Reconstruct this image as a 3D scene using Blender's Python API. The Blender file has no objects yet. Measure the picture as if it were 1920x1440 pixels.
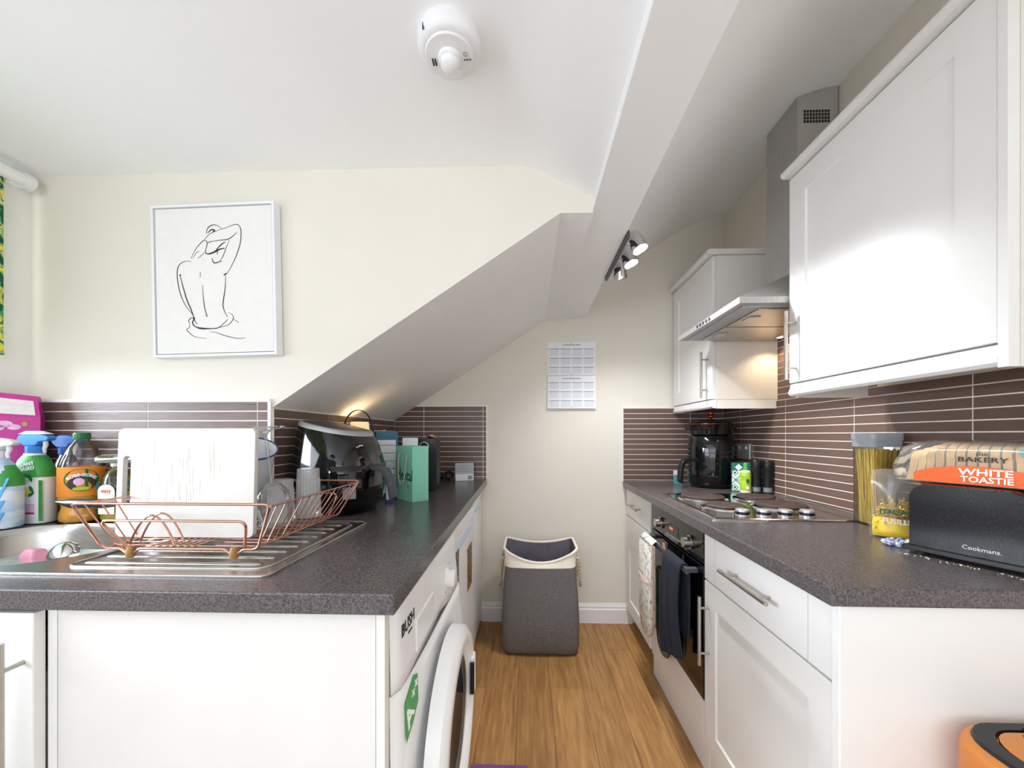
import bpy, bmesh, math, random
from mathutils import Vector, Matrix
random.seed(7)
SC = bpy.context.scene
COL = SC.collection
PI = math.pi

# ------------------------------------------------------------------ camera, world, light, exposure
cam = bpy.data.cameras.new('camera')
cam.sensor_width = 36.0
cam.lens = 36.0 * 716.0 / 1920.0
cam.shift_x = -5.7 / 1920.0
cam.shift_y = 96.0 / 1920.0
cam.clip_start = 0.02
camo = bpy.data.objects.new('camera', cam)
COL.objects.link(camo)
camo.location = (0, 0, 1.194)
camo.rotation_euler = (PI / 2, 0, math.atan(0.034))
SC.camera = camo
SC.view_settings.view_transform = 'Standard'
SC.view_settings.look = 'None'
SC.view_settings.gamma = 1.0
SC.view_settings.use_curve_mapping = False
SC.view_settings.exposure = 0.30
SC.cycles.max_bounces = 12
SC.cycles.diffuse_bounces = 8
SC.cycles.transparent_max_bounces = 16

world = bpy.data.worlds.new('world')
SC.world = world
world.use_nodes = True
bg = world.node_tree.nodes['Background']
bg.inputs[0].default_value = (0.80, 0.90, 1.0, 1)
bg.inputs[1].default_value = 1.2


def area_light(name, loc, direction, sx, sy, watts, col):
    l = bpy.data.lights.new(name, 'AREA')
    l.shape = 'RECTANGLE'
    l.size, l.size_y, l.energy, l.color = sx, sy, watts, col
    o = bpy.data.objects.new(name, l)
    COL.objects.link(o)
    o.location = loc
    o.rotation_euler = Vector(direction).to_track_quat('-Z', 'Y').to_euler()
    return o


# daylight entering by the side window and by a wide window added behind the camera
area_light('daylight_side_window', (-1.86, -0.75, 1.53), (1, 0, 0.45), 2.7, 0.92, 36, (0.955, 0.975, 1.10))
area_light('bright_sky_outside_window', (-4.3, -0.1, 2.15), (1, 0.12, -0.16), 2.4, 1.6, 270, (0.97, 0.98, 1.06))
area_light('daylight_added_rear_window', (-0.25, -2.56, 1.50), (0, 1, 0.60), 2.6, 1.15, 20, (0.96, 0.975, 1.09))


# ------------------------------------------------------------------ materials
def lin(c):
    if isinstance(c, str):
        c = [int(c[i:i + 2], 16) / 255 for i in (0, 2, 4)]
    return tuple((x / 12.92 if x <= 0.04045 else ((x + 0.055) / 1.055) ** 2.4) for x in c[:3]) + (1,)


MATS = {}


def mat(name, col, rough=0.5, metal=0.0, vary=0.06, scale=30.0, bump=0.0, bscale=None, stretch=(1, 1, 1),
        trans=0.0, ior=1.45, emit=None, estr=0.0, coat=0.0, spec=0.5, sheen=0.0, rvary=0.0, obj_random=0.0, col2=None,
        detail=4.0, contrast=(0.35, 0.65)):
    m = bpy.data.materials.new(name)
    m.use_nodes = True
    nt = m.node_tree
    N, L = nt.nodes, nt.links
    p = N['Principled BSDF']
    p.inputs['Roughness'].default_value = rough
    p.inputs['Metallic'].default_value = metal
    p.inputs['IOR'].default_value = ior
    p.inputs['Transmission Weight'].default_value = trans
    p.inputs['Coat Weight'].default_value = coat
    p.inputs['Specular IOR Level'].default_value = spec
    p.inputs['Sheen Weight'].default_value = sheen
    c = lin(col)
    tc = N.new('ShaderNodeTexCoord')
    mp = N.new('ShaderNodeMapping')
    mp.inputs['Scale'].default_value = stretch
    L.new(tc.outputs['Object'], mp.inputs['Vector'])
    nz = N.new('ShaderNodeTexNoise')
    nz.inputs['Scale'].default_value = scale
    nz.inputs['Detail'].default_value = detail
    L.new(mp.outputs[0], nz.inputs['Vector'])
    cr = N.new('ShaderNodeValToRGB')
    cr.color_ramp.elements[0].position, cr.color_ramp.elements[1].position = contrast
    if col2 is None:
        cr.color_ramp.elements[0].color = tuple(x * (1 - vary) for x in c[:3]) + (1,)
        cr.color_ramp.elements[1].color = tuple(min(1, x * (1 + vary)) for x in c[:3]) + (1,)
    else:
        cr.color_ramp.elements[0].color = c
        cr.color_ramp.elements[1].color = lin(col2)
    L.new(nz.outputs['Fac'], cr.inputs['Fac'])
    out = cr.outputs['Color']
    if obj_random:
        oi = N.new('ShaderNodeObjectInfo')
        hs = N.new('ShaderNodeHueSaturation')
        mr = N.new('ShaderNodeMapRange')
        mr.inputs['To Min'].default_value = 1 - obj_random
        mr.inputs['To Max'].default_value = 1 + obj_random
        L.new(oi.outputs['Random'], mr.inputs['Value'])
        L.new(mr.outputs[0], hs.inputs['Value'])
        L.new(out, hs.inputs['Color'])
        out = hs.outputs['Color']
    L.new(out, p.inputs['Base Color'])
    if rvary:
        mr2 = N.new('ShaderNodeMapRange')
        mr2.inputs['To Min'].default_value = max(0.02, rough - rvary)
        mr2.inputs['To Max'].default_value = rough + rvary
        L.new(nz.outputs['Fac'], mr2.inputs['Value'])
        L.new(mr2.outputs[0], p.inputs['Roughness'])
    if bump:
        b = N.new('ShaderNodeBump')
        b.inputs['Strength'].default_value = bump
        b.inputs['Distance'].default_value = 0.002
        if bscale:
            n2 = N.new('ShaderNodeTexNoise')
            n2.inputs['Scale'].default_value = bscale
            n2.inputs['Detail'].default_value = 3
            L.new(mp.outputs[0], n2.inputs['Vector'])
            L.new(n2.outputs['Fac'], b.inputs['Height'])
        else:
            L.new(nz.outputs['Fac'], b.inputs['Height'])
        L.new(b.outputs[0], p.inputs['Normal'])
    if emit:
        p.inputs['Emission Color'].default_value = lin(emit)
        p.inputs['Emission Strength'].default_value = estr
    MATS[name] = m
    return m


def clear_mat(name, tint='ffffff', gloss=0.9, rough=0.04, body=0.0, ior=1.35):
    """thin clear plastic or glass: transparent film with a fresnel reflection, plus an optional milky body"""
    m = bpy.data.materials.new(name)
    m.use_nodes = True
    nt = m.node_tree
    N, L = nt.nodes, nt.links
    N.remove(N['Principled BSDF'])
    o = N['Material Output']
    t = N.new('ShaderNodeBsdfTransparent'); t.inputs[0].default_value = lin(tint)
    g = N.new('ShaderNodeBsdfGlossy'); g.inputs['Roughness'].default_value = rough
    d = N.new('ShaderNodeBsdfDiffuse'); d.inputs[0].default_value = lin(tint)
    fr = N.new('ShaderNodeFresnel'); fr.inputs['IOR'].default_value = ior
    mu = N.new('ShaderNodeMath'); mu.operation = 'MULTIPLY'; mu.inputs[1].default_value = gloss
    nz = N.new('ShaderNodeTexNoise'); nz.inputs['Scale'].default_value = 35
    tc = N.new('ShaderNodeTexCoord'); L.new(tc.outputs['Object'], nz.inputs['Vector'])
    b = N.new('ShaderNodeBump'); b.inputs['Strength'].default_value = 0.15; b.inputs['Distance'].default_value = 0.002
    L.new(nz.outputs['Fac'], b.inputs['Height'])
    L.new(b.outputs[0], g.inputs['Normal'])
    m1 = N.new('ShaderNodeMixShader'); m1.inputs[0].default_value = body
    m2 = N.new('ShaderNodeMixShader')
    L.new(t.outputs[0], m1.inputs[1]); L.new(d.outputs[0], m1.inputs[2])
    L.new(fr.outputs[0], mu.inputs[0]); L.new(mu.outputs[0], m2.inputs[0])
    L.new(m1.outputs[0], m2.inputs[1]); L.new(g.outputs[0], m2.inputs[2])
    L.new(m2.outputs[0], o.inputs['Surface'])
    MATS[name] = m
    return m


mat('cream_wall', 'e7e2d6', 0.85, vary=0.012, scale=4, bump=0.05, bscale=260)
mat('white_ceiling', 'f6f6f6', 0.9, vary=0.01, scale=3, bump=0.05, bscale=220)
mat('cabinet', 'ecebe8', 0.32, vary=0.012, scale=6)
mat('cabinet_dimmed', 'dfdcd7', 0.4, vary=0.015, scale=6)  # cabinet cream darkened to offset the strong light on the left end panel
mat('carcass', 'e9e5dd', 0.45, vary=0.015, scale=6)
mat('white_gloss', 'f2f2f2', 0.25, vary=0.01, scale=5)
mat('white_plastic', 'ececec', 0.4, vary=0.01, scale=9)
mat('white_paint', 'f0efec', 0.45, vary=0.01, scale=9)
mat('grout', 'efe6dc', 0.8, vary=0.05, scale=90)
mat('tile', '6c574e', 0.22, vary=0.16, scale=4, stretch=(2, 2, 260), bump=0.25, obj_random=0.05, detail=6, contrast=(0.3, 0.7))
mat('worktop', '3e3838', 0.25, scale=270, col2='777070', detail=5, contrast=(0.34, 0.78), rvary=0.04)
mat('oak', '8e6337', 0.42, scale=8, stretch=(9, 0.8, 1), col2='b68a53', obj_random=0.13, bump=0.06, detail=8, contrast=(0.3, 0.72))
mat('floor_base', '4a3420', 0.8)
mat('steel', 'b9b7b2', 0.24, 1.0, vary=0.06, scale=14, stretch=(1, 24, 24), rvary=0.06)
mat('hood_steel', 'bdbbb8', 0.5, 0.6, vary=0.05, scale=8, stretch=(24, 24, 1), rvary=0.05)
mat('nickel', 'b8b2a8', 0.3, 1.0, vary=0.04)
mat('chrome', 'd8d8d8', 0.08, 1.0, vary=0.02)
mat('copper', 'd49a86', 0.24, 1.0, vary=0.05)
mat('copper_deep', 'b4532e', 0.22, 1.0, vary=0.06)
mat('bin_copper', 'e79a58', 0.2, 1.0, vary=0.05, scale=5)
mat('brass_foot', 'a07a45', 0.5, vary=0.2, scale=80)
mat('black_gloss', '0d0d10', 0.08, vary=0.2, coat=0.4)
mat('porthole', '121417', 0.2, spec=0.15, vary=0.3, scale=20)
mat('black_plastic', '17171a', 0.35, vary=0.15, scale=60)
mat('black_matte', '1b1b1d', 0.6, vary=0.2, scale=80)
mat('dark_grey', '4a4a52', 0.45, vary=0.08)
mat('grey_plastic', '9ea3ab', 0.4, vary=0.04)
mat('silver_plastic', 'bfc0c1', 0.3, 0.6, vary=0.03)
mat('oven_glass', '0b0c0e', 0.05, vary=0.2)
mat('hob_steel', 'c7c2ba', 0.14, 1.0, vary=0.05, scale=9, rvary=0.05)
mat('hotplate', '40332e', 0.6, vary=0.25, scale=40, bump=0.2)
mat('board', 'd6d4cd', 0.5, vary=0.03, scale=14, bump=0.15, bscale=90)
mat('stain', 'cfc6a8', 0.6, vary=0.1)
mat('enamel', 'e4e7ec', 0.2, vary=0.02)
mat('navy', '22306a', 0.35, vary=0.08)
mat('paper', 'eef0f4', 0.8, vary=0.01)
mat('ink', '2a2a30', 0.7, vary=0.1)
mat('grey_ink', '8d8f98', 0.8, vary=0.05)
mat('pale_ink', 'd3d6de', 0.8, vary=0.02)
mat('canvas', 'edebe7', 0.85, vary=0.01, bump=0.1, bscale=500)
mat('frame_white', 'eef0f2', 0.4, vary=0.01)
mat('frame_gap', '9a9aa0', 0.8)
mat('hamper_grey', '6f6c6b', 0.95, vary=0.22, scale=130, bump=0.5, bscale=320, stretch=(1, 1, 2.2))
mat('hamper_cream', 'f5eee0', 0.85, vary=0.03, scale=40, bump=0.15, bscale=300)
mat('hamper_lining', '75707c', 0.8, vary=0.08, scale=20)
mat('rope', 'cabb9f', 0.9, vary=0.12, scale=160, bump=0.6, bscale=220)
mat('mint', '8fd9be', 0.5, vary=0.03, scale=12)
mat('mint_dark', '1f5a52', 0.6)
mat('gold_ink', 'b99a4a', 0.5)
mat('teal', '2f6f88', 0.45, vary=0.06)
mat('pot_white', 'e8e8e4', 0.4, vary=0.02)
mat('leaf_lime', 'b9c62d', 0.6, vary=0.25, scale=40)
mat('soil', '3a2a1e', 0.9, vary=0.2)
mat('brown_cloth', '4a2a1d', 0.8, vary=0.3, scale=40)
mat('card_grey', 'b9bdc3', 0.6, vary=0.03)
mat('magenta', 'c2278d', 0.35, vary=0.06, scale=12)
mat('blossom', 'e6b4d4', 0.5, vary=0.15, scale=60)
mat('green_cap', '1f6b3a', 0.4, vary=0.06)
mat('green_label', '3c9a44', 0.4, vary=0.1, scale=30)
mat('lime_label', 'a9cc2c', 0.4, vary=0.08)
mat('blue_trigger', '3f8fe0', 0.35, vary=0.05)
mat('deep_blue_trigger', '2a76c4', 0.35, vary=0.05)
mat('blue_film', 'a9cdee', 0.3, vary=0.1, scale=9, stretch=(1, 1, 3), col2='e3ecf4', contrast=(0.42, 0.58))
mat('pale_blue', 'cfe2f3', 0.4, vary=0.02)
mat('sky_blue', '5fa9e0', 0.4, vary=0.02)
mat('orange_label', 'e88a24', 0.4, vary=0.05)
mat('orange_drink', 'f7b71e', 0.2, vary=0.05)
mat('dark_label', '33352c', 0.4, vary=0.2, scale=60)
mat('crimson', 'c02a5a', 0.4)
mat('yellow_ink', 'f0d020', 0.5)
mat('easy_yellow', 'd8c81e', 0.2, vary=0.05)
mat('red_ink', 'd24a2a', 0.6)
mat('white_ink', 'f6f6f4', 0.6)
mat('pink', 'e99db4', 0.5, vary=0.04)
mat('suds', 'b3cfcf', 0.1, scale=26, vary=0.1, col2='dfe8e6', bump=0.15)
mat('cloth_white', 'e6dedc', 0.9, vary=0.05, scale=70, bump=0.3)
mat('cloth_dark', '5a3a40', 0.9)
mat('navy_towel', '252a38', 0.97, vary=0.2, scale=160, bump=0.6, bscale=420)
mat('glove_print', 'e8e3da', 0.9, scale=55, col2='8f9c92', bump=0.25, contrast=(0.5, 0.68))
mat('glove_trim', 'dba78f', 0.9, vary=0.05)
mat('glove_green', '57604f', 0.9, vary=0.3, scale=30)
mat('pasta', 'ffdb58', 0.45, vary=0.12, scale=30)
mat('fusilli', 'ecc842', 0.5, vary=0.1)
mat('bread', 'f6e8cc', 0.85, vary=0.12, scale=50, bump=0.4)
mat('crust', 'ecc897', 0.8, vary=0.15, scale=30)
mat('orange_print', 'e8601c', 0.4, vary=0.05)
mat('toaster_black', '0a0a0d', 0.2, scale=620, col2='8d8f98', contrast=(0.62, 0.86), detail=2)
mat('lid_grey', 'a3a9b1', 0.35, vary=0.03)
mat('scrunchie_blue', '7f8fb8', 0.8, scale=120, col2='e8e8ee', contrast=(0.4, 0.6))
mat('tea_green', '176a58', 0.5, vary=0.05)
mat('tea_pale', 'dff0e8', 0.5, vary=0.02)
mat('black_lens', '101014', 0.2)
mat('bulb_face', 'ffffff', 0.4, emit='f4f8ff', estr=40)
mat('hood_bulb', 'fff0d8', 0.4, emit='ffd9a0', estr=12)
mat('display_orange', '402010', 0.3, emit='ff7a3a', estr=1.2)
mat('lamp_shade', 'f4e8cf', 0.7, emit='ffd89a', estr=0.5)
mat('window_frame', 'f4f4f4', 0.35, vary=0.01)
mat('glass_water', 'bfe0e0', 0.03, trans=0.9, ior=1.33)
mat('photo_dark', '2a2622', 0.4, scale=60, col2='c8a24a', contrast=(0.45, 0.7))
mat('photo_grey', '202022', 0.4, scale=60, col2='b0b0b0', contrast=(0.45, 0.7))
mat('reflector_pale', 'd9d8d6', 0.95, vary=0.05, scale=60, bump=0.3, bscale=300)  # pale surface of the added light reflector
mat('purple', '6d4a80', 0.9, vary=0.1)
mat('aqua', '5fa9b0', 0.4, vary=0.1)
mat('seam', 'b9b4aa', 0.8)
clear_mat('clear', 'fbfcfc', 1.0, 0.03, 0.03, 1.45)
clear_mat('clear_glass', 'f8fafa', 0.9, 0.02, 0.13, 1.4)
clear_mat('pane', 'f6fafc', 0.5, 0.01, 0.0, 1.3)
clear_mat('bag_film', 'fffdfa', 1.0, 0.10, 0.10, 1.45)
clear_mat('frosted', 'f6f8f8', 0.8, 0.12, 0.42, 1.4)


def jungle_mat():
    m = bpy.data.materials.new('jungle_print')
    m.use_nodes = True
    N, L = m.node_tree.nodes, m.node_tree.links
    p = N['Principled BSDF']; p.inputs['Roughness'].default_value = 0.8
    tc = N.new('ShaderNodeTexCoord')
    nz = N.new('ShaderNodeTexNoise'); nz.inputs['Scale'].default_value = 7; nz.inputs['Detail'].default_value = 3
    L.new(tc.outputs['Object'], nz.inputs['Vector'])
    mx = N.new('ShaderNodeMix'); mx.data_type = 'VECTOR'; mx.inputs[0].default_value = 0.25
    L.new(tc.outputs['Object'], mx.inputs[4]); L.new(nz.outputs['Color'], mx.inputs[5])
    w = N.new('ShaderNodeTexWave'); w.inputs['Scale'].default_value = 9; w.inputs['Distortion'].default_value = 14
    w.bands_direction = 'DIAGONAL'
    L.new(mx.outputs[1], w.inputs['Vector'])
    cr = N.new('ShaderNodeValToRGB'); cr.color_ramp.interpolation = 'CONSTANT'
    e = cr.color_ramp.elements
    e[0].color = lin('14543a'); e[1].position = 0.28; e[1].color = lin('3f9a55')
    for pos, c in ((0.5, '8fc06a'), (0.66, 'd9cfa0'), (0.8, '2c7a5c'), (0.92, 'e8d84a')):
        k = e.new(pos); k.color = lin(c)
    L.new(w.outputs['Fac'], cr.inputs['Fac'])
    L.new(cr.outputs[0], p.inputs['Base Color'])
    MATS['jungle_print'] = m


jungle_mat()

# ------------------------------------------------------------------ mesh helpers
OFF = {}
UP = Vector((0, 0, 1))


def frame(o, X, Y, Z):
    m = Matrix.Identity(4)
    for i, v in enumerate((X, Y, Z)):
        for k in range(3):
            m[k][i] = v[k]
    for k in range(3):
        m[k][3] = o[k]
    return m


def face_px(o): return frame(o, (0, 1, 0), (0, 0, 1), (1, 0, 0))     # plane facing +x
def face_nx(o): return frame(o, (0, -1, 0), (0, 0, 1), (-1, 0, 0))   # plane facing -x
def face_ny(o): return frame(o, (1, 0, 0), (0, 0, 1), (0, -1, 0))    # plane facing -y


def axes_from(d):
    d = Vector(d).normalized()
    a = Vector((0, 0, 1)) if abs(d.z) < 0.9 else Vector((1, 0, 0))
    u = d.cross(a).normalized()
    return u, d.cross(u).normalized(), d


def rrect(x0, x1, y0, y1, r, n=4):
    pts = []
    for cx, cy, a0 in ((x1 - r, y0 + r, -PI / 2), (x1 - r, y1 - r, 0), (x0 + r, y1 - r, PI / 2), (x0 + r, y0 + r, PI)):
        for i in range(n + 1):
            a = a0 + PI / 2 * i / n
            pts.append((cx + r * math.cos(a), cy + r * math.sin(a)))
    return pts


class MB:
    def __init__(s):
        s.v, s.f, s.m = [], [], []

    def add(s, v, f, M=None, mi=0):
        b = len(s.v)
        s.v += [(M @ Vector(p)) if M else Vector(p) for p in v]
        s.f += [tuple(b + i for i in q) for q in f]
        s.m += [mi] * len(f)
        return s

    def box(s, x0, x1, y0, y1, z0, z1, M=None, mi=0):
        v = [(x, y, z) for x in (x0, x1) for y in (y0, y1) for z in (z0, z1)]
        return s.add(v, [(0, 1, 3, 2), (4, 6, 7, 5), (0, 4, 5, 1), (2, 3, 7, 6), (0, 2, 6, 4), (1, 5, 7, 3)], M, mi)

    def loft(s, rings, cap0=True, cap1=True, M=None, closed=True, mi=0):
        n = len(rings[0])
        v = [p for r in rings for p in r]
        f = []
        for i in range(len(rings) - 1):
            for k in range(n if closed else n - 1):
                k2 = (k + 1) % n
                f.append((i * n + k, i * n + k2, (i + 1) * n + k2, (i + 1) * n + k))
        if cap0: f.append(tuple(range(n - 1, -1, -1)))
        if cap1: f.append(tuple((len(rings) - 1) * n + k for k in range(n)))
        return s.add(v, f, M, mi)

    def prism(s, pts, h0, h1, axis='z', M=None, mi=0):
        g = {'z': lambda p, h: (p[0], p[1], h), 'y': lambda p, h: (p[0], h, p[1]), 'x': lambda p, h: (h, p[0], p[1])}[axis]
        return s.loft([[g(p, h0) for p in pts], [g(p, h1) for p in pts]], M=M, mi=mi)

    def cyl(s, p0, p1, r0, r1=None, n=16, M=None, cap=True):
        p0, p1 = Vector(p0), Vector(p1)
        r1 = r0 if r1 is None else r1
        u, w, d = axes_from(p1 - p0)
        rg = []
        for p, r in ((p0, r0), (p1, r1)):
            rg.append([p + u * (r * math.cos(2 * PI * k / n)) + w * (r * math.sin(2 * PI * k / n)) for k in range(n)])
        return s.loft(rg, cap, cap, M)

    def tube(s, path, r, n=8, closed=False, M=None):
        P = [Vector(p) for p in path]
        rings = []
        N = len(P)
        u = None
        for i, p in enumerate(P):
            a = P[i - 1] if (i > 0 or closed) else P[i]
            b = P[(i + 1) % N] if (i < N - 1 or closed) else P[i]
            d = (b - a)
            d = d.normalized() if d.length > 1e-9 else Vector((0, 0, 1))
            if u is None:
                u = axes_from(d)[0]
            u = (u - d * u.dot(d))
            u = u.normalized() if u.length > 1e-6 else axes_from(d)[0]
            w = d.cross(u)
            rr = r[i] if isinstance(r, (list, tuple)) else r
            rings.append([p + u * (rr * math.cos(2 * PI * k / n)) + w * (rr * math.sin(2 * PI * k / n)) for k in range(n)])
        if closed:
            rings.append(rings[0])
        return s.loft(rings, not closed, not closed, M)

    def lathe(s, prof, n=24, c=(0, 0, 0), M=None, sx=1.0, sy=1.0, cap0=True, cap1=True):
        rings = [[(c[0] + sx * max(r, 1e-5) * math.cos(2 * PI * k / n), c[1] + sy * max(r, 1e-5) * math.sin(2 * PI * k / n), c[2] + z)
                  for k in range(n)] for r, z in prof]
        return s.loft(rings, cap0, cap1, M)

    def grid(s, fn, nu, nv, M=None, mi=0):
        v = [fn(i / nu, j / nv) for i in range(nu + 1) for j in range(nv + 1)]
        f = [(i * (nv + 1) + j, (i + 1) * (nv + 1) + j, (i + 1) * (nv + 1) + j + 1, i * (nv + 1) + j + 1) for i in range(nu) for j in range(nv)]
        return s.add(v, f, M, mi)

    def mesh(s, name, mats, smooth=False, off=None):
        me = bpy.data.meshes.new(name)
        o = off or Vector((0, 0, 0))
        me.from_pydata([tuple(p - o) for p in s.v], [], s.f)
        bm = bmesh.new(); bm.from_mesh(me)
        bmesh.ops.remove_doubles(bm, verts=bm.verts, dist=1e-6)
        bmesh.ops.recalc_face_normals(bm, faces=bm.faces)
        bm.to_mesh(me); bm.free()
        for m in (mats if isinstance(mats, (list, tuple)) else [mats]):
            me.materials.append(MATS[m])
        if len(me.polygons) == len(s.m):
            for p, mi in zip(me.polygons, s.m):
                p.material_index = mi
        if smooth:
            me.polygons.foreach_set('use_smooth', [True] * len(me.polygons))
            me.set_sharp_from_angle(angle=math.radians(smooth if smooth > 1 else 38))
        me.update()
        return me

    def part(s, name, m, parent, smooth=False, bevel=0.0, kind=None, label=None, solid=0.0):
        off = OFF.get(parent.name, Vector((0, 0, 0)))
        o = bpy.data.objects.new(name, s.mesh(name, m, smooth, off))
        COL.objects.link(o)
        o.parent = parent
        OFF[o.name] = off
        _mods(o, bevel, solid)
        if kind: o['kind'] = kind
        if label: o['label'] = label
        return o

    def top(s, name, m, label=None, cat=None, loc=(0, 0, 0), smooth=False, bevel=0.0, kind=None, group=None, rz=0.0, world=True, solid=0.0):
        loc = Vector(loc)
        o = bpy.data.objects.new(name, s.mesh(name, m, smooth, loc if world else None))
        COL.objects.link(o)
        o.location = loc
        o.rotation_euler.z = rz
        OFF[o.name] = loc if world else Vector((0, 0, 0))
        _mods(o, bevel, solid)
        tag(o, label, cat, group, kind)
        return o


def _mods(o, bevel, solid):
    if solid:
        sm = o.modifiers.new('thickness', 'SOLIDIFY'); sm.thickness = solid; sm.offset = 0
    if bevel:
        b = o.modifiers.new('edge', 'BEVEL'); b.width = bevel; b.segments = 2; b.limit_method = 'ANGLE'; b.angle_limit = math.radians(40)


def tag(o, label=None, cat=None, group=None, kind=None):
    if label: o['label'] = label
    if cat: o['category'] = cat
    if group: o['group'] = group
    if kind: o['kind'] = kind
    return o


def thing(name, label, cat, loc=(0, 0, 0), rz=0.0, group=None, world=False, rot=None):
    """Empty at the thing's base; world=True means its parts are given in room coordinates"""
    o = bpy.data.objects.new(name, None)
    COL.objects.link(o)
    o.empty_display_size = 0.05
    o.location = loc
    o.rotation_euler = rot if rot else (0, 0, rz)
    OFF[o.name] = Vector(loc) if world else Vector((0, 0, 0))
    return tag(o, label, cat, group)


def text(s, m, parent, M, size, bold=0.0, bend=None, name='lettering', depth=0.0004, squeeze=1.0, align='CENTER', arc=None, italic=0.0):
    cu = bpy.data.curves.new('txt', 'FONT')
    cu.body = s
    cu.size = size
    cu.align_x = align
    cu.align_y = 'CENTER'
    cu.offset = bold
    cu.extrude = depth
    cu.shear = italic
    cu.resolution_u = 2
    to = bpy.data.objects.new('txt', cu)
    COL.objects.link(to)
    dg = bpy.context.evaluated_depsgraph_get()
    dg.update()
    me = bpy.data.meshes.new_from_object(to.evaluated_get(dg))
    bpy.data.objects.remove(to)
    bpy.data.curves.remove(cu)
    off = OFF.get(parent.name, Vector((0, 0, 0)))
    for v in me.vertices:
        x, y, z = v.co.x * squeeze, v.co.y, v.co.z
        if arc:                                    # set on an arch of this radius
            a = x / arc
            x, y = (arc + y) * math.sin(a), (arc + y) * math.cos(a) - arc
        if bend:                                   # wrapped round a vertical cylinder of this radius
            a = x / bend
            x, z = (bend + z) * math.sin(a), (bend + z) * math.cos(a) - bend
        v.co = (M @ Vector((x, y, z))) - off
    me.name = name
    me.materials.clear()
    me.materials.append(MATS[m])
    me.update()
    o = bpy.data.objects.new(name, me)
    COL.objects.link(o)
    o.parent = parent
    OFF[o.name] = off
    return o


def clip(poly, a, b, c):
    """keep the side a*x+b*y<=c of a 2-D polygon"""
    out = []
    for i, p in enumerate(poly):
        q = poly[(i + 1) % len(poly)]
        dp, dq = a * p[0] + b * p[1] - c, a * q[0] + b * q[1] - c
        if dp <= 0: out.append(p)
        if (dp < 0 < dq) or (dq < 0 < dp):
            t = dp / (dp - dq)
            out.append((p[0] + t * (q[0] - p[0]), p[1] + t * (q[1] - p[1])))
    return out


def plate_with_hole(mb, outer, hole, z0, z1):
    bm = bmesh.new()
    es = []
    for loop in (outer, hole):
        vs = [bm.verts.new((p[0], p[1], z1)) for p in loop]
        es += [bm.edges.new((vs[i], vs[(i + 1) % len(vs)])) for i in range(len(vs))]
    bmesh.ops.triangle_fill(bm, use_beauty=True, edges=es)
    bm.verts.index_update()
    tv = [tuple(v.co) for v in bm.verts]
    tf = [tuple(v.index for v in f.verts) for f in bm.faces]
    bm.free()
    mb.add(tv, tf)
    mb.add([(x, y, z0) for x, y, z in tv], tf)
    for loop in (outer, hole):
        mb.loft([[(p[0], p[1], z0) for p in loop], [(p[0], p[1], z1) for p in loop]], False, False)


# ------------------------------------------------------------------ room shell
YB, XR, XL, XA, YP, YR = 2.455, 1.235, -1.73, -0.87, 1.27, -2.6
LZ, RZ = 0.912, 0.90            # left and right worktop heights

floor = MB().box(XL - 0.1, XR + 0.1, YR - 0.1, YB + 0.1, -0.06, -0.004).top('floor', 'floor_base', kind='structure', label='wood-effect plank floor in honey oak', loc=(0, 0, -0.06))
PW = 0.153
x = XL
row = 0
while x < XR - 0.001:
    x1 = min(x + PW, XR)
    y = YR - random.random() * 1.1
    while y < YB - 0.001:
        y1 = y + 1.22
        a, b = max(y, YR), min(y1, YB)
        if b - a > 0.01:
            MB().box(x + 0.0006, x1 - 0.0006, a + 0.0006, b - 0.0006, -0.004, 0.0).part('plank', 'oak', floor, bevel=0.0006)
        y = y1
    x = x1
    row += 1

wall_back = MB().box(XA - 0.1, XR + 0.1, YB, YB + 0.1, 0, 2.75).top('wall_back', 'cream_wall', kind='structure', label='cream end wall of the galley kitchen', loc=(0.2, YB + 0.05, 0))
wall_right = MB().box(XR, XR + 0.1, YR, YB, 0, 2.75).top('wall_right', 'cream_wall', kind='structure', label='cream right-hand kitchen wall', loc=(XR + 0.05, 0, 0))
# block of the stair that crosses the left side: cream face with the picture, white sloping soffit
st = [(XL, 0), (XA, 0), (XA, 1.287), (0.107, 1.930), (0.215, 1.930), (0.215, 1.977), (0.05, 2.066), (-0.01, 2.092), (XL, 2.092)]
mb = MB()
n = len(st)
v = [(p[0], YP, p[1]) for p in st] + [(p[0], YB, p[1]) for p in st]
f = [tuple(range(n)), tuple(range(2 * n - 1, n - 1, -1))] + [(i, (i + 1) % n, n + (i + 1) % n, n + i) for i in range(n)]
mb.add(v, f)
mb.m = [0, 0] + [1 if i in (2, 3) else 0 for i in range(n)]
wall_stair = mb.top('wall_stair', ['cream_wall', 'white_ceiling'], kind='structure', label='cream wall block of the staircase with a sloping white soffit', loc=(-0.8, 1.86, 0))
# left wall; window opening lengthened behind the camera to admit more light
mb = MB()
wy0, wy1, wz0, wz1 = -2.20, 1.14, 1.06, 2.02
for a in ((YR, wy0, 0, 2.092), (wy1, YP, 0, 2.092), (wy0, wy1, 0, wz0), (wy0, wy1, wz1, 2.092)):
    mb.box(XL - 0.2, XL, a[0], a[1], a[2], a[3])
wall_left = mb.top('wall_left', 'white_paint', kind='structure', label='left wall with the window opening', loc=(XL - 0.1, 0, 0))
# rear wall with a wide window added behind the camera for daylight
mb = MB()
rx0, rx1, rz0, rz1 = -1.55, 1.05, 0.92, 2.06
for a in ((XL, rx0, 0, 2.75), (rx1, XR, 0, 2.75), (rx0, rx1, 0, rz0), (rx0, rx1, rz1, 2.75)):
    mb.box(a[0], a[1], YR - 0.1, YR, a[2], a[3])
wall_rear = mb.top('wall_rear', 'cream_wall', kind='structure', label='rear wall behind the viewer with an added wide window', loc=(0, YR - 0.05, 0))


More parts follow.
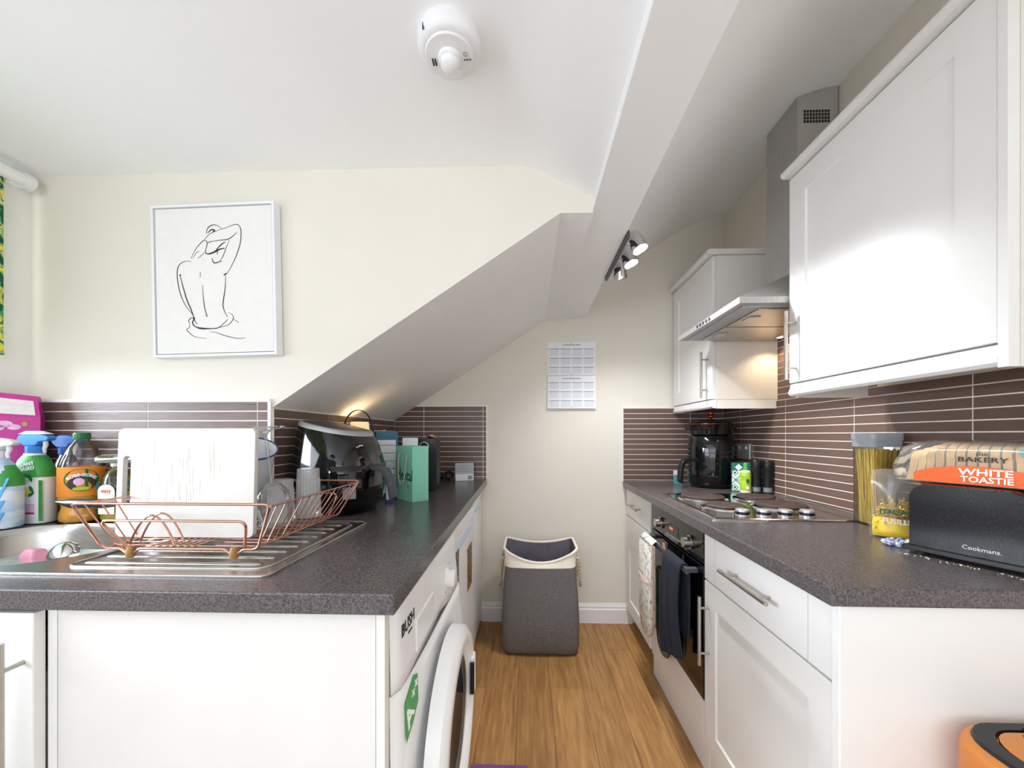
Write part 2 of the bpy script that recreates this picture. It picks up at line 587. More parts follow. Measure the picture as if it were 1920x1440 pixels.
def window(name, kind, lab):
    mb = MB(); pn = MB()
    t = 0.05
    if kind == 'left':
        X0, X1 = XL - 0.17, XL - 0.12
        for a in ((wy0, wy0 + t, wz0, wz1), (wy1 - t, wy1, wz0, wz1), (wy0 + t, wy1 - t, wz0, wz0 + t), (wy0 + t, wy1 - t, wz1 - t, wz1), (-1.02, -0.97, wz0 + t, wz1 - t), (0.17, 0.22, wz0 + t, wz1 - t)):
            mb.box(X0, X1, *a)
        o = mb.top(name, 'window_frame', kind='structure', label=lab, loc=(XL - 0.15, 0.2, wz0))
        for a, b in ((wy0 + t, -1.02), (-0.97, 0.17), (0.22, wy1 - t)):
            MB().box(XL - 0.147, XL - 0.143, a, b, wz0 + t, wz1 - t).part('pane', 'pane', o)
    else:
        Y0, Y1 = YR - 0.09, YR - 0.05
        for a in ((rx0, rx0 + t, rz0, rz1), (rx1 - t, rx1, rz0, rz1), (rx0 + t, rx1 - t, rz0, rz0 + t), (rx0 + t, rx1 - t, rz1 - t, rz1)):
            mb.box(a[0], a[1], Y0, Y1, a[2], a[3])
        for q in (-0.70, 0.16):
            mb.box(q, q + 0.045, Y0, Y1, rz0 + t, rz1 - t)
        o = mb.top(name, 'window_frame', kind='structure', label=lab, loc=(-0.2, YR - 0.07, rz0))
        for a, b in ((rx0 + t, -0.70), (-0.655, 0.16), (0.205, rx1 - t)):
            MB().box(a, b, YR - 0.072, YR - 0.068, rz0 + t, rz1 - t).part('pane', 'pane', o)
    return o


window('window_1', 'left', 'white framed side window behind the jungle blind, lengthened for more light')
window('window_2', 'rear', 'wide white framed window added unseen behind the viewer')

# ceilings and beam
prof = [(XL, 2.092), (-0.05, 2.092), (0.0, 2.087), (0.05, 2.066), (0.215, 1.977)]
mb = MB().loft([[(p[0], YR, p[1]) for p in prof + [(0.215, 2.3), (XL, 2.3)]], [(p[0], YP, p[1]) for p in prof + [(0.215, 2.3), (XL, 2.3)]]])
mb.top('ceiling', 'white_ceiling', kind='structure', label='white ceiling that slopes down to the beam', loc=(-0.7, 0, 2.1), smooth=30)
mb = MB().box(0.215, 0.365, YR, YB, 1.942, 2.35)
mb.top('trim_1', 'white_ceiling', kind='structure', label='white boxed beam running the length of the kitchen', loc=(0.29, 0, 1.942), bevel=0.002)
vault = [(0.365, 2.07), (0.56, 2.225), (0.762, 2.365), (0.90, 2.455), (0.98, 2.50), (1.06, 2.535), (1.15, 2.565), (XR, 2.582)]
top_pts = [(XR, 2.75), (0.365, 2.75)]
mb = MB().loft([[(p[0], YR, p[1]) for p in vault + top_pts], [(p[0], YB, p[1]) for p in vault + top_pts]])
mb.top('ceiling_vault', 'white_ceiling', kind='structure', label='sloping white ceiling above the hob side', loc=(0.8, 0, 2.5), smooth=30)


def vault_z(x):
    for (a, za), (b, zb) in zip(vault, vault[1:]):
        if a <= x <= b:
            return za + (zb - za) * (x - a) / (b - a)
    return 2.58


# skirting on the back wall
sk = [(0, 0), (-0.016, 0), (-0.016, 0.085), (-0.011, 0.092), (-0.011, 0.105), (-0.006, 0.113), (-0.004, 0.122), (0, 0.122)]
MB().loft([[(-0.30, YB + p[0], p[1]) for p in sk], [(0.66, YB + p[0], p[1]) for p in sk]]).top('baseboard_back', 'white_paint', kind='structure', label='white moulded skirting board on the end wall', loc=(0.18, YB - 0.008, 0))

# ------------------------------------------------------------------ tiles: strips of brown tile with pale joints
TP, TL, TG, TT = 0.0324, 0.384, 0.0038, 0.007
TILE_MESH = {}


def tiles(parent, M, w, h, u_first, clips=(), v_first=None, backing='grout'):
    """M maps (u along the wall, v up, n out of the wall); u_first is where the first upright joint falls"""
    inv = Matrix.Translation(-OFF[parent.name])
    outer = [(0, 0), (w, 0), (w, h), (0, h)]
    for c in clips: outer = clip(outer, *c)
    mb = MB().prism(outer, 0.0, 0.0058, 'z', M=M)
    mb.part('grout', backing, parent)
    us = [0.0]
    u = u_first
    while u < w - 0.004:
        us.append(u); u += TL
    us.append(w)
    vs = []
    vv = h
    first = v_first if v_first else TP
    while vv > 0.004:
        lo = max(0.0, vv - (first if len(vs) == 0 else TP))
        vs.append((lo, vv)); vv = lo
    for a, b in zip(us, us[1:]):
        for lo, hi in vs:
            g = TG / 2
            q = [(a + g, lo + g), (b - g, lo + g), (b - g, hi - g), (a + g, hi - g)]
            if q[1][0] - q[0][0] < 0.004 or q[2][1] - q[1][1] < 0.003: continue
            p = q
            for c in clips: p = clip(p, *c) if len(p) > 2 else p
            if len(p) < 3: continue
            if p == q:
                key = (round(q[1][0] - q[0][0], 4), round(q[2][1] - q[1][1], 4))
                if key not in TILE_MESH:
                    TILE_MESH[key] = MB().box(0, key[0], 0, key[1], 0.0058, TT).mesh('tile', 'tile')
                o = bpy.data.objects.new('tile', TILE_MESH[key])
                COL.objects.link(o)
                o.parent = parent
                o.matrix_local = inv @ M @ Matrix.Translation((q[0][0], q[0][1], 0))
            else:
                MB().prism(p, 0.0058, TT, 'z', M=M).part('tile', 'tile', parent)


def mat_tile_axis():
    """the ribbing follows the tile's own long axis, so the noise is squeezed across its height (local y)"""
    for nname in ('tile',):
        for nd in MATS[nname].node_tree.nodes:
            if nd.type == 'MAPPING': nd.inputs['Scale'].default_value = (2, 260, 2)


mat_tile_axis()
# right wall: from the back corner towards the viewer, rising higher behind the hob
tiles(wall_right, face_nx((XR, YB, RZ)), YB - 0.45, 0.465, 0.205)
tiles(wall_right, face_nx((XR, 1.925, RZ + 0.465)), 0.54, 0.32, (YB - 1.925 > 0) and (0.205 + TL * 2 - (YB - 1.925)))
tiles(wall_back, face_ny((0.604, YB, RZ)), XR - 0.604 - TT, 0.464, 0.42)
tiles(wall_back, face_ny((XA + TT, YB, LZ)), -0.268 - XA - TT, 0.468, 0.19, clips=((-0.658, 1.0, 1.287 - LZ + 0.658 * 0 + 0.032),))
tiles(wall_stair, face_px((XA, YP, LZ)), YB - YP, 1.287 - LZ - 0.002, 0.36)
tiles(wall_stair, face_ny((XL, YP, LZ)), -0.876 - XL, 1.308 - LZ, 0.045)
# bright edge trims
MB().box(XL, -0.872, YP - 0.011, YP - 0.0005, 1.308, 1.317).top('trim_2', 'white_gloss', kind='structure', label='white edging strip above the tiles under the picture', loc=(-1.3, YP, 1.308))
MB().box(-0.878, -0.868, YP - 0.011, YP - 0.0005, LZ, 1.308).top('trim_3', 'white_gloss', kind='structure', label='white upright edging at the end of the picture wall tiles', loc=(-0.87, YP, LZ))
MB().box(-0.82, -0.262, YB - 0.009, YB - 0.0005, 1.380, 1.386).top('trim_4', 'white_gloss', kind='structure', label='white edging strip above the alcove end tiles', loc=(-0.5, YB, 1.38))
MB().box(-0.268, -0.262, YB - 0.009, YB - 0.0005, LZ, 1.380).top('trim_5', 'white_gloss', kind='structure', label='white upright edging beside the alcove end tiles', loc=(-0.265, YB, LZ))
MB().box(0.598, 0.605, YB - 0.009, YB - 0.0005, RZ, 1.370).top('trim_6', 'white_gloss', kind='structure', label='white upright edging of the tiles right of the calendar', loc=(0.60, YB, RZ))
MB().box(0.605, 0.905, YB - 0.009, YB - 0.0005, 1.364, 1.370).top('trim_7', 'white_gloss', kind='structure', label='white edging strip above the tiles right of the calendar', loc=(0.75, YB, 1.364))

# ------------------------------------------------------------------ cabinet helpers


def shaker(parent, M, w, h, t=0.018, fr=0.075, rec=0.006, name='door', flat=False):
    v, f = [], []
    def ring(u0, u1, v0, v1, d):
        b = len(v)
        v.extend([(u0, v0, d), (u1, v0, d), (u1, v1, d), (u0, v1, d)])
        return b
    r0 = ring(0, w, 0, h, 0)
    r1 = ring(0, w, 0, h, t - 0.0015)
    r2 = ring(0.0015, w - 0.0015, 0.0015, h - 0.0015, t)
    seq = [r0, r1, r2]
    if not flat:
        seq.append(ring(fr, w - fr, fr, h - fr, t))
        seq.append(ring(fr + 0.004, w - fr - 0.004, fr + 0.004, h - fr - 0.004, t - rec))
    for a, b in zip(seq, seq[1:]):
        for k in range(4):
            f.append((a + k, a + (k + 1) % 4, b + (k + 1) % 4, b + k))
    f.append((3, 2, 1, 0))
    f.append(tuple(seq[-1] + k for k in range(4)))
    return MB().add(v, f, M).part(name, 'cabinet', parent)


def bar_handle(parent, M, u, v, length, vertical=True, proud=0.034, r=0.006, t=0.018):
    mb = MB()
    L = length / 2
    q = (lambda a, d: (u, v + a, t + d)) if vertical else (lambda a, d: (u + a, v, t + d))
    mb.cyl(q(-L, proud), q(L, proud), r, n=14, M=M)
    for a in (-L * 0.66, L * 0.66):
        mb.cyl(q(a, 0.0002), q(a, proud), 0.0042, n=10, M=M)
    return mb.part('handle', 'nickel', parent, smooth=40)


# ------------------------------------------------------------------ right-hand run
# far base unit
t = thing('base_cabinet', 'cream base cabinet with drawer at the far end beside the end wall', 'cabinet', (0.92, 2.2, 0), world=True)
MB().box(0.64, 1.22, 1.955, 2.438, 0.105, 0.859).part('body', 'carcass', t)
MB().box(0.69, 0.705, 1.955, 2.438, 0.0, 0.104).part('plinth', 'cabinet', t)
d = shaker(t, face_nx((0.639, 2.432, 0.697)), 0.47, 0.158, name='drawer', flat=True)
bar_handle(d, face_nx((0.639, 2.432, 0.697)), 0.235, 0.085, 0.19, False)
d = shaker(t, face_nx((0.639, 2.432, 0.108)), 0.47, 0.583)
bar_handle(d, face_nx((0.639, 2.432, 0.108)), 0.43, 0.45, 0.22)

# oven
t = thing('oven', 'black built-in oven with steel knobs between the right base cabinets', 'oven', (0.92, 1.65, 0.255), world=True)
MB().box(0.642, 1.20, 1.374, 1.936, 0.258, 0.855).part('body', 'black_matte', t)
p = MB().box(0.620, 0.641, 1.372, 1.938, 0.738, 0.856).part('control_panel', 'oven_glass', t, bevel=0.002)
for yy in (1.795, 1.475):
    k = MB().cyl((0.6195, yy, 0.788), (0.612, yy, 0.788), 0.026, n=28)
    k.cyl((0.6119, yy, 0.788), (0.588, yy, 0.788), 0.021, 0.019, n=28)
    k.part('knob', 'nickel', p, smooth=40)
MB().box(0.6188, 0.6199, 1.60, 1.70, 0.77, 0.81).part('display', 'black_lens', p)
text('10:00', 'display_orange', p, face_nx((0.6186, 1.675, 0.79)), 0.018)
d = MB().box(0.620, 0.641, 1.372, 1.938, 0.257, 0.730).part('door', 'oven_glass', t, bevel=0.002)
hb = MB().box(0.572, 0.584, 1.405, 1.905, 0.688, 0.712)
for yy in (1.41, 1.875):
    hb.box(0.584, 0.6199, yy, yy + 0.025, 0.692, 0.709)
hb.part('handle', 'dark_grey', d, bevel=0.003)
# panel and plinth under the oven
t = thing('oven_plinth', 'white filler panel and plinth beneath the oven', 'panel', (0.64, 1.65, 0), world=True)
MB().box(0.622, 0.640, 1.374, 1.936, 0.105, 0.252).part('filler_panel', 'cabinet', t, bevel=0.0015)
MB().box(0.630, 0.646, 1.35, 1.940, 0.0, 0.103).part('plinth', 'cabinet', t, bevel=0.001)

# near base unit
t = thing('base_cabinet', 'wide cream base cabinet with drawer nearest the viewer under the toaster', 'cabinet', (0.92, 1.06, 0), world=True)
MB().box(0.64, 1.22, 0.793, 1.366, 0.105, 0.859).part('body', 'carcass', t)
MB().box(0.632, 0.647, 0.793, 1.348, 0.0, 0.104).part('plinth', 'cabinet', t)
MB().box(0.612, 1.228, 0.772, 0.792, 0.0, 0.860).part('end_panel', 'cabinet', t, bevel=0.002)
M = face_nx((0.639, 1.366, 0.692))
d = shaker(t, M, 0.572, 0.163, name='drawer', flat=True)
for u in (0.075, 0.497):
    MB().box(u - 0.0008, u + 0.0008, 0.001, 0.162, 0.0175, 0.0182, M=M).part('joint_line', 'seam', d)
bar_handle(d, M, 0.286, 0.085, 0.235, False)
M = face_nx((0.639, 1.366, 0.108))
d = shaker(t, M, 0.572, 0.578)
bar_handle(d, M, 0.035, 0.415, 0.235)

# worktop
mb = MB()
op = [(0.585, 0.757), (XR - TT - 0.001, 0.757), (XR - TT - 0.001, YB - TT - 0.001), (0.603, YB - TT - 0.001)]
mb.prism(op, 0.862, RZ)
mb.top('worktop', 'worktop', 'dark speckled stone-effect worktop carrying the hob and the toaster', 'worktop', loc=(0.9, 1.6, 0.862), bevel=0.004)

# hob
HB = Matrix.Translation((0.64, 1.345, RZ)) @ Matrix.Rotation(-0.045, 4, 'Z')
t = thing('hob', 'steel electric hob with four solid hotplates and four control knobs', 'hob', (0.64, 1.345, RZ), rz=-0.045)
mb = MB()
mb.loft([[(x, y, z) for x, y in rrect(a, 0.505 - a, a, 0.585 - a, 0.012, 3)] for a, z in ((0, 0.0005), (0, 0.004), (0.004, 0.007), (0.012, 0.007), (0.022, 0.0045))])
mb.part('plate', 'hob_steel', t, smooth=30)
for hx, hy, r in ((0.135, 0.43, 0.09), (0.37, 0.44, 0.075), (0.13, 0.20, 0.072), (0.36, 0.235, 0.09)):
    MB().lathe([(r + 0.016, 0.0047), (r + 0.014, 0.009), (r + 0.002, 0.013), (r + 0.002, 0.0047)], 36, (hx, hy, 0)).part('rim', 'chrome', t, smooth=40)
    MB().lathe([(r, 0.0048), (r, 0.019), (r - 0.004, 0.022), (r * 0.35, 0.021), (r * 0.3, 0.019), (0, 0.019)], 36, (hx, hy, 0)).part('hotplate', 'hotplate', t, smooth=40)
for i in range(4):
    kx = 0.125 + 0.073 * i
    k = MB().lathe([(0.023, 0.0048), (0.023, 0.012)], 26, (kx, 0.055, 0)).part('knob', 'silver_plastic', t, smooth=40)
    MB().lathe([(0.0235, 0.0121), (0.0235, 0.022)], 26, (kx, 0.055, 0)).part('grip_ring', 'black_plastic', k, smooth=40)
    MB().lathe([(0.023, 0.0221), (0.0225, 0.029), (0.020, 0.031), (0, 0.031)], 26, (kx, 0.055, 0)).part('cap', 'silver_plastic', k, smooth=40)


# wall cabinets
def wall_cabinet(label, y0, y1, hand_u, pel_end):
    t = thing('wall_cabinet', label, 'cabinet', (1.08, (y0 + y1) / 2, 1.33), world=True)
    MB().box(0.935, XR - 0.001, y0, y1, 1.372, 2.088).part('body', 'carcass', t, bevel=0.001)
    M = face_nx((0.933, y1 - 0.002, 1.375))
    d = shaker(t, M, y1 - y0 - 0.004, 0.710)
    bar_handle(d, M, hand_u if hand_u > 0 else (y1 - y0 + hand_u), 0.125, 0.235)
    # cornice: rounded lip over the door, with a return on the near end
    mb = MB()
    pr = [(-0.020, 2.090), (-0.028, 2.096), (-0.030, 2.104), (-0.026, 2.112), (-0.016, 2.116), (0.03, 2.116), (0.03, 2.090)]
    mb.loft([[(0.915 + p[0], y0 - 0.012, p[1]) for p in pr], [(0.915 + p[0], y1, p[1]) for p in pr]])
    mb.box(0.946, XR - 0.002, y0 - 0.012, y0 + 0.03, 2.090, 2.116)
    mb.box(0.946, XR - 0.002, y0 + 0.031, y1, 2.090, 2.098)
    mb.part('cornice', 'cabinet', t, smooth=35)
    # light pelmet along the bottom
    mb = MB()
    pr = [(0.917, 1.352), (0.913, 1.345), (0.914, 1.336), (0.921, 1.329), (0.932, 1.329), (0.936, 1.336), (0.936, 1.3715), (0.921, 1.3715)]
    mb.loft([[(p[0], y0, p[1]) for p in pr], [(p[0], y1, p[1]) for p in pr]])
    mb.part('pelmet', 'cabinet', t, smooth=35)
    return t


w1 = wall_cabinet('smaller cream wall cabinet beyond the cooker hood above the black pot', 1.932, 2.437, -0.045, 0)
MB().box(0.937, XR - 0.002, 1.933, 1.950, 1.327, 1.3715).part('end_pelmet', 'cabinet', w1)
w2 = wall_cabinet('large cream wall cabinet nearest the viewer above the toaster', 0.775, 1.372, 0.035, 0)
MB().box(0.912, 0.934, 0.757, 0.774, 1.325, 2.088).part('corner_post', 'cabinet', w2, bevel=0.001)
MB().box(0.935, XR - 0.002, 0.757, 0.774, 1.325, 2.088).part('end_panel', 'carcass', w2)
MB().box(0.937, 1.17, 1.355, 1.371, 1.325, 1.3715).part('end_pelmet', 'carcass', w2)

# cooker hood
t = thing('cooker_hood', 'stainless chimney cooker hood above the hob', 'cooker hood', (1.0, 1.65, 1.66), world=True)
hy0, hy1, cy0, cy1, cx0 = 1.378, 1.926, 1.552, 1.752, 1.066
mb = MB()
lip = [(0.748, hy0), (1.226, hy0), (1.226, hy1), (0.748, hy1)]
chm = [(cx0, cy0), (1.226, cy0), (1.226, cy1), (cx0, cy1)]
mb.loft([[(x, y, 1.662) for x, y in lip], [(x, y, 1.684) for x, y in lip], [(x, y, 1.845) for x, y in chm]])
mb.part('canopy', 'hood_steel', t)
mb = MB()
us = MB().box(0.775, 1.20, hy0 + 0.03, hy1 - 0.03, 1.657, 1.6618).part('underside', 'grey_plastic', t)
for a, b in ((1.42, 1.645), (1.655, 1.88)):
    fl = MB().box(0.84, 1.17, a, b, 1.652, 1.6568).part('filter', 'nickel', us, bevel=0.001)
for yy in (1.53, 1.77):
    MB().box(0.855, 0.895, yy - 0.03, yy + 0.03, 1.648, 1.6518).part('latch', 'silver_plastic', us, bevel=0.001)
for yy in (1.46, 1.84):
    MB().cyl((1.185, yy, 1.6568), (1.185, yy, 1.6535), 0.012, n=20).part('lamp', 'hood_bulb', us)
    l = bpy.data.lights.new('hood_lamp_light', 'SPOT')
    l.energy, l.color, l.spot_size, l.spot_blend, l.shadow_soft_size = 2.6, (1.0, 0.72, 0.45), 2.3, 0.6, 0.012
    lo = bpy.data.objects.new('hood_lamp_light', l); COL.objects.link(lo); lo.location = (1.185, yy, 1.650)
for i in range(5):
    MB().cyl((0.7478, 1.60 + i * 0.028, 1.673), (0.744, 1.60 + i * 0.028, 1.673), 0.007, n=14).part('button', 'dark_grey', t)
lw = MB().box(cx0 + 0.001, 1.2265, cy0 + 0.001, cy1 - 0.001, 1.838, 2.26).part('chimney', 'hood_steel', t, bevel=0.001)
xs = [cx0 + 0.004, 1.10, 1.14, 1.18, 1.2265]
pr = [(xs[0], 2.20)] + [(1.2265, 2.20)] + [(q, vault_z(q) - 0.002) for q in reversed(xs)]
uc = MB().prism(pr, cy0 + 0.004, cy1 - 0.004, 'y').part('upper_chimney', 'hood_steel', t)
for i in range(9):
    for k in range(4):
        MB().box(1.095 + i * 0.0115, 1.103 + i * 0.0115, cy0 + 0.0028, cy0 + 0.0038, 2.435 + k * 0.0135, 2.445 + k * 0.0135).part('vent_slot', 'black_matte', uc)

# socket on the right wall
t = thing('wall_socket', 'grey double socket plate on the tiles behind the tea box', 'socket', (XR - TT, 2.19, 1.05), world=True)
MB().box(XR - TT - 0.013, XR - TT - 0.0005, 2.14, 2.27, 1.06, 1.147).part('plate', 'silver_plastic', t, bevel=0.003)
for yy in (2.17, 2.24):
    MB().box(XR - TT - 0.0165, XR - TT - 0.0135, yy - 0.008, yy + 0.008, 1.115, 1.132).part('switch', 'white_plastic', t, bevel=0.001)

# ------------------------------------------------------------------ left-hand run
BX, BY = -1.285, 0.965
bowl = rrect(BX - 0.265, BX + 0.265, BY - 0.195, BY + 0.195, 0.16, 6)
hole = rrect(BX - 0.272, BX + 0.272, BY - 0.202, BY + 0.202, 0.165, 6)
outer = [(XL + 0.002, 0.665), (-0.237, 0.668), (-0.266, YB - TT - 0.001), (XA + TT + 0.001, YB - TT - 0.001), (XA + TT + 0.001, YP - TT - 0.001), (XL + 0.002, YP - TT - 0.001)]
mb = MB()
plate_with_hole(mb, outer, hole, LZ - 0.038, LZ)
mb.top('worktop', 'worktop', 'dark speckled stone-effect worktop around the sink and under the air fryer', 'worktop', loc=(-0.8, 1.2, LZ - 0.038), bevel=0.003)

# sink
t = thing('sink', 'stainless steel sink with round-cornered bowl and ridged drainer', 'sink', (-1.1, 0.97, LZ), world=True)
so = rrect(-1.615, -0.513, 0.733, 1.218, 0.02, 4)
mb = MB()
plate_with_hole(mb, so, bowl, LZ + 0.0005, LZ + 0.003)
mb.part('deck', 'steel', t)
rim = MB()
rim.tube([(x, y, LZ + 0.0032) for x, y in rrect(-1.612, -0.516, 0.736, 1.215, 0.02, 4)], 0.0028, 8, True)
rim.part('rim', 'steel', t, smooth=60)
def bowl_ring(s, z, dr=0.0):
    return [(BX + (x - BX) * s, BY + (y - BY) * s, z) for x, y in bowl]
MB().loft([bowl_ring(1.0, LZ + 0.003), bowl_ring(0.985, LZ - 0.004), bowl_ring(0.965, LZ - 0.02), bowl_ring(0.93, LZ - 0.12), bowl_ring(0.88, LZ - 0.150), bowl_ring(0.75, LZ - 0.160)], False, True).part('bowl', 'steel', t, smooth=60)
MB().tube([(x, y, LZ + 0.0042) for x, y in rrect(-0.985, -0.545, 0.775, 1.185, 0.03, 5)], 0.003, 8, True).part('drainer_edge', 'steel', t, smooth=60)
for i in range(9):
    yy = 0.805 + i * 0.044
    MB().tube([(-0.965, yy, LZ + 0.000), (-0.955, yy, LZ + 0.0015), (-0.585, yy, LZ + 0.0015), (-0.575, yy, LZ + 0.000)], 0.0055, 10).part('ridge', 'steel', t, smooth=60)
MB().loft([bowl_ring(0.945, LZ - 0.075), bowl_ring(0.944, LZ - 0.0745)], True, True).top('dishwater', 'suds', 'cloudy greenish washing-up water standing in the sink bowl', 'water', loc=(BX, BY, LZ - 0.075))

# tap
t = thing('mixer_tap', 'chrome mixer tap at the back of the sink beside the chopping board', 'tap', (-1.19, 1.192, LZ + 0.003), world=True)
MB().lathe([(0.028, 0), (0.028, 0.006), (0.022, 0.012), (0.020, 0.17), (0.022, 0.185), (0.022, 0.215), (0.015, 0.222), (0, 0.222)], 24, (-1.19, 1.19, LZ + 0.0032)).part('body', 'chrome', t, smooth=40)
MB().tube([(-1.205, 1.188, 1.112), (-1.25, 1.175, 1.118), (-1.29, 1.160, 1.120), (-1.325, 1.148, 1.119), (-1.338, 1.144, 1.116)], [0.014, 0.014, 0.014, 0.015, 0.013], 16).part('spout', 'chrome', t, smooth=50)
MB().cyl((-1.330, 1.147, 1.109), (-1.330, 1.147, 1.098), 0.011, n=16).part('aerator', 'black_plastic', t)
MB().tube([(-1.19, 1.19, 1.137), (-1.165, 1.19, 1.15), (-1.11, 1.19, 1.165)], [0.009, 0.008, 0.006], 10).part('lever', 'chrome', t, smooth=50)

# things in the bowl
mb = MB()
for a, zz, sx, sy in ((0, 0, 0, 0),):
    mb.loft([[( -1.372, 0.985, LZ - 0.0744), (-1.305, 0.972, LZ - 0.0744), (-1.290, 1.012, LZ - 0.0744), (-1.368, 1.02, LZ - 0.0744)],
             [(-1.385, 0.990, LZ - 0.045), (-1.333, 0.978, LZ - 0.052), (-1.312, 1.015, LZ - 0.054), (-1.375, 1.026, LZ - 0.047)],
             [(-1.378, 0.998, LZ - 0.030), (-1.340, 0.990, LZ - 0.029), (-1.334, 1.012, LZ - 0.030), (-1.366, 1.020, LZ - 0.031)]])
mb.top('sponge', 'pink', 'folded pink cleaning sponge floating in the sink', 'sponge', loc=(-1.34, 1.0, LZ - 0.074), bevel=0.005, smooth=50)
t = thing('plug_strainer', 'round steel plug strainer leaning on the sink edge', 'strainer', (-1.235, 0.98, LZ - 0.0744))
Rm = Matrix.Translation((0, 0, 0.036)) @ Matrix.Rotation(math.radians(62), 4, 'X')
MB().lathe([(0.034, 0.0), (0.033, 0.012), (0.026, 0.022), (0.012, 0.026), (0, 0.026)], 28, M=Rm, cap0=False).part('cup', 'chrome', t, smooth=50)
MB().lathe([(0.034, 0.0), (0.027, 0.0002), (0.027, 0.004), (0.034, 0.004)], 28, M=Rm).part('rim', 'nickel', t, smooth=50)
MB().cyl((0, 0, -0.002), (0, 0, 0.012), 0.010, n=16, M=Rm).part('knob', 'dark_grey', t, smooth=50)
MB().lathe([(0.042, 0), (0.043, 0.003), (0.036, 0.006), (0, 0.007)], 28, (0.005, -0.04, 0.0)).part('plate', 'steel', t, smooth=50)

# end panel, corner unit and door under the sink
t = thing('end_panel', 'plain cream panel closing the end of the left run below the sink', 'panel', (-0.62, 0.70, 0), world=True)
MB().box(-0.885, -0.279, 0.69, 0.708, 0.0, LZ - 0.0395).part('panel', 'cabinet_dimmed', t)
MB().box(-0.278, -0.262, 0.69, 0.712, 0.0, LZ - 0.0395).part('edge_strip', 'carcass', t)
t = thing('base_cabinet', 'cream base cabinet at the left edge below the sink bowl', 'cabinet', (-1.3, 0.95, 0), world=True)
MB().box(-1.72, -0.89, 0.712, 1.25, 0.105, 0.735).part('body', 'carcass', t)
MB().box(-0.905, -0.887, 0.69, 0.711, 0.0, LZ - 0.0395).part('filler_strip', 'cabinet', t)
M = face_ny((-1.35, 0.6885, 0.108))
d = shaker(t, M, 0.442, 0.758)
bar_handle(d, M, 0.4235, 0.57, 0.30, r=0.0075)

# washing machine
def wbulge(y, z):
    a = (y - 0.99) / 0.30
    b = (z - 0.40) / 0.40
    return -0.252 + 0.042 * max(0, 1 - b * b) * (0.75 + 0.25 * a) * max(0.0, 1 - max(0, -a) ** 3)
t = thing('washing_machine', 'white front-loading washing machine under the end of the left worktop', 'washing machine', (-0.5, 1.0, 0), world=True)
MB().loft([[(x, y, z) for x, y in rrect(-0.80, -0.262, 0.713, 1.300, 0.02, 4)] for z in (0.012, 0.85)]).part('body', 'white_gloss', t, smooth=40)
for fx in (-0.75, -0.31):
    for fy in (0.76, 1.25):
        MB().cyl((fx, fy, 0.0), (fx, fy, 0.0118), 0.02, n=14).part('foot', 'black_plastic', t)
mb = MB()
def frontpt(u, v):
    y = 0.713 + 0.587 * u
    z = 0.09 + 0.608 * v
    e = min(u, 1 - u)
    x = wbulge(y, z)
    if e < 0.06: x -= 0.012 * (1 - e / 0.06) ** 2
    return (x, y, z)
mb.grid(frontpt, 24, 20)
b0 = len(mb.v)
fr_o = mb.part('front_panel', 'white_gloss', t, smooth=60)
sm = fr_o.modifiers.new('thickness', 'SOLIDIFY'); sm.thickness = 0.004; sm.offset = 0
def ctrlpt(u, v):
    y = 0.713 + 0.587 * u
    z = 0.702 + 0.167 * v
    x = -0.247 - 0.004 * v + 0.012 * max(0, 1 - ((y - 1.22) / 0.16) ** 2) * (1 - v)
    e = min(u, 1 - u)
    if e < 0.06: x -= 0.012 * (1 - e / 0.06) ** 2
    return (x, y, z)
cp = MB().grid(ctrlpt, 24, 6).part('control_panel', 'white_plastic', t, smooth=60)
sm = cp.modifiers.new('thickness', 'SOLIDIFY'); sm.thickness = 0.004; sm.offset = 0
MB().box(-0.262, -0.2435, 0.83, 0.985, 0.715, 0.790).part('detergent_drawer', 'white_gloss', t, bevel=0.004)
k = MB().lathe([(0.034, 0), (0.033, 0.006), (0.026, 0.008), (0.024, 0.026), (0.021, 0.028), (0, 0.028)], 26, M=frame((-0.246, 1.14, 0.765), (0, 1, 0), (0, 0, 1), (1, 0, 0)))
k.part('programme_knob', 'white_gloss', t, smooth=40)
for i in range(9):
    a = PI * (0.1 + 1.5 * i / 8)
    MB().box(-0.2405, -0.2398, 1.14 + 0.045 * math.cos(a) - 0.004, 1.14 + 0.045 * math.cos(a) + 0.004, 0.765 + 0.045 * math.sin(a) - 0.001, 0.765 + 0.045 * math.sin(a) + 0.001).part('programme_mark', 'grey_ink', t)
text('BUSH', 'ink', t, face_px((-0.2472, 0.782, 0.806)), 0.034, bold=0.0009)
MB().box(-0.2470, -0.2460, 0.780, 0.804, 0.784, 0.788).part('underline', 'ink', t)
# door ring, glass and handle
DM = frame((-0.196, 1.005, 0.435), (0, 1, 0), (0, 0, 1), (1, 0, 0))
dr = MB().lathe([(0.235, -0.02), (0.232, 0.012), (0.215, 0.024), (0.190, 0.026), (0.168, 0.012), (0.160, -0.012), (0.160, -0.02)], 56, M=DM, cap0=False, cap1=False).part('door', 'white_gloss', t, smooth=45)
MB().lathe([(0.1595, 0.0), (0.150, 0.006), (0.120, 0.002), (0.09, -0.005), (0.0, -0.008)], 48, M=DM, cap0=False).part('door_glass', 'porthole', dr, smooth=50)
MB().tube([(0.157 * math.cos(2 * PI * i / 48), 0.157 * math.sin(2 * PI * i / 48), 0.003) for i in range(48)], 0.005, 8, True, M=DM).part('chrome_ring', 'nickel', dr, smooth=60)
MB().box(0.163, 0.205, -0.045, 0.075, 0.014, 0.030, M=DM).part('door_handle', 'white_plastic', dr, bevel=0.006)
MB().box(0.158, 0.168, -0.035, 0.062, 0.018, 0.031, M=DM).part('handle_recess', 'black_matte', dr, bevel=0.002)
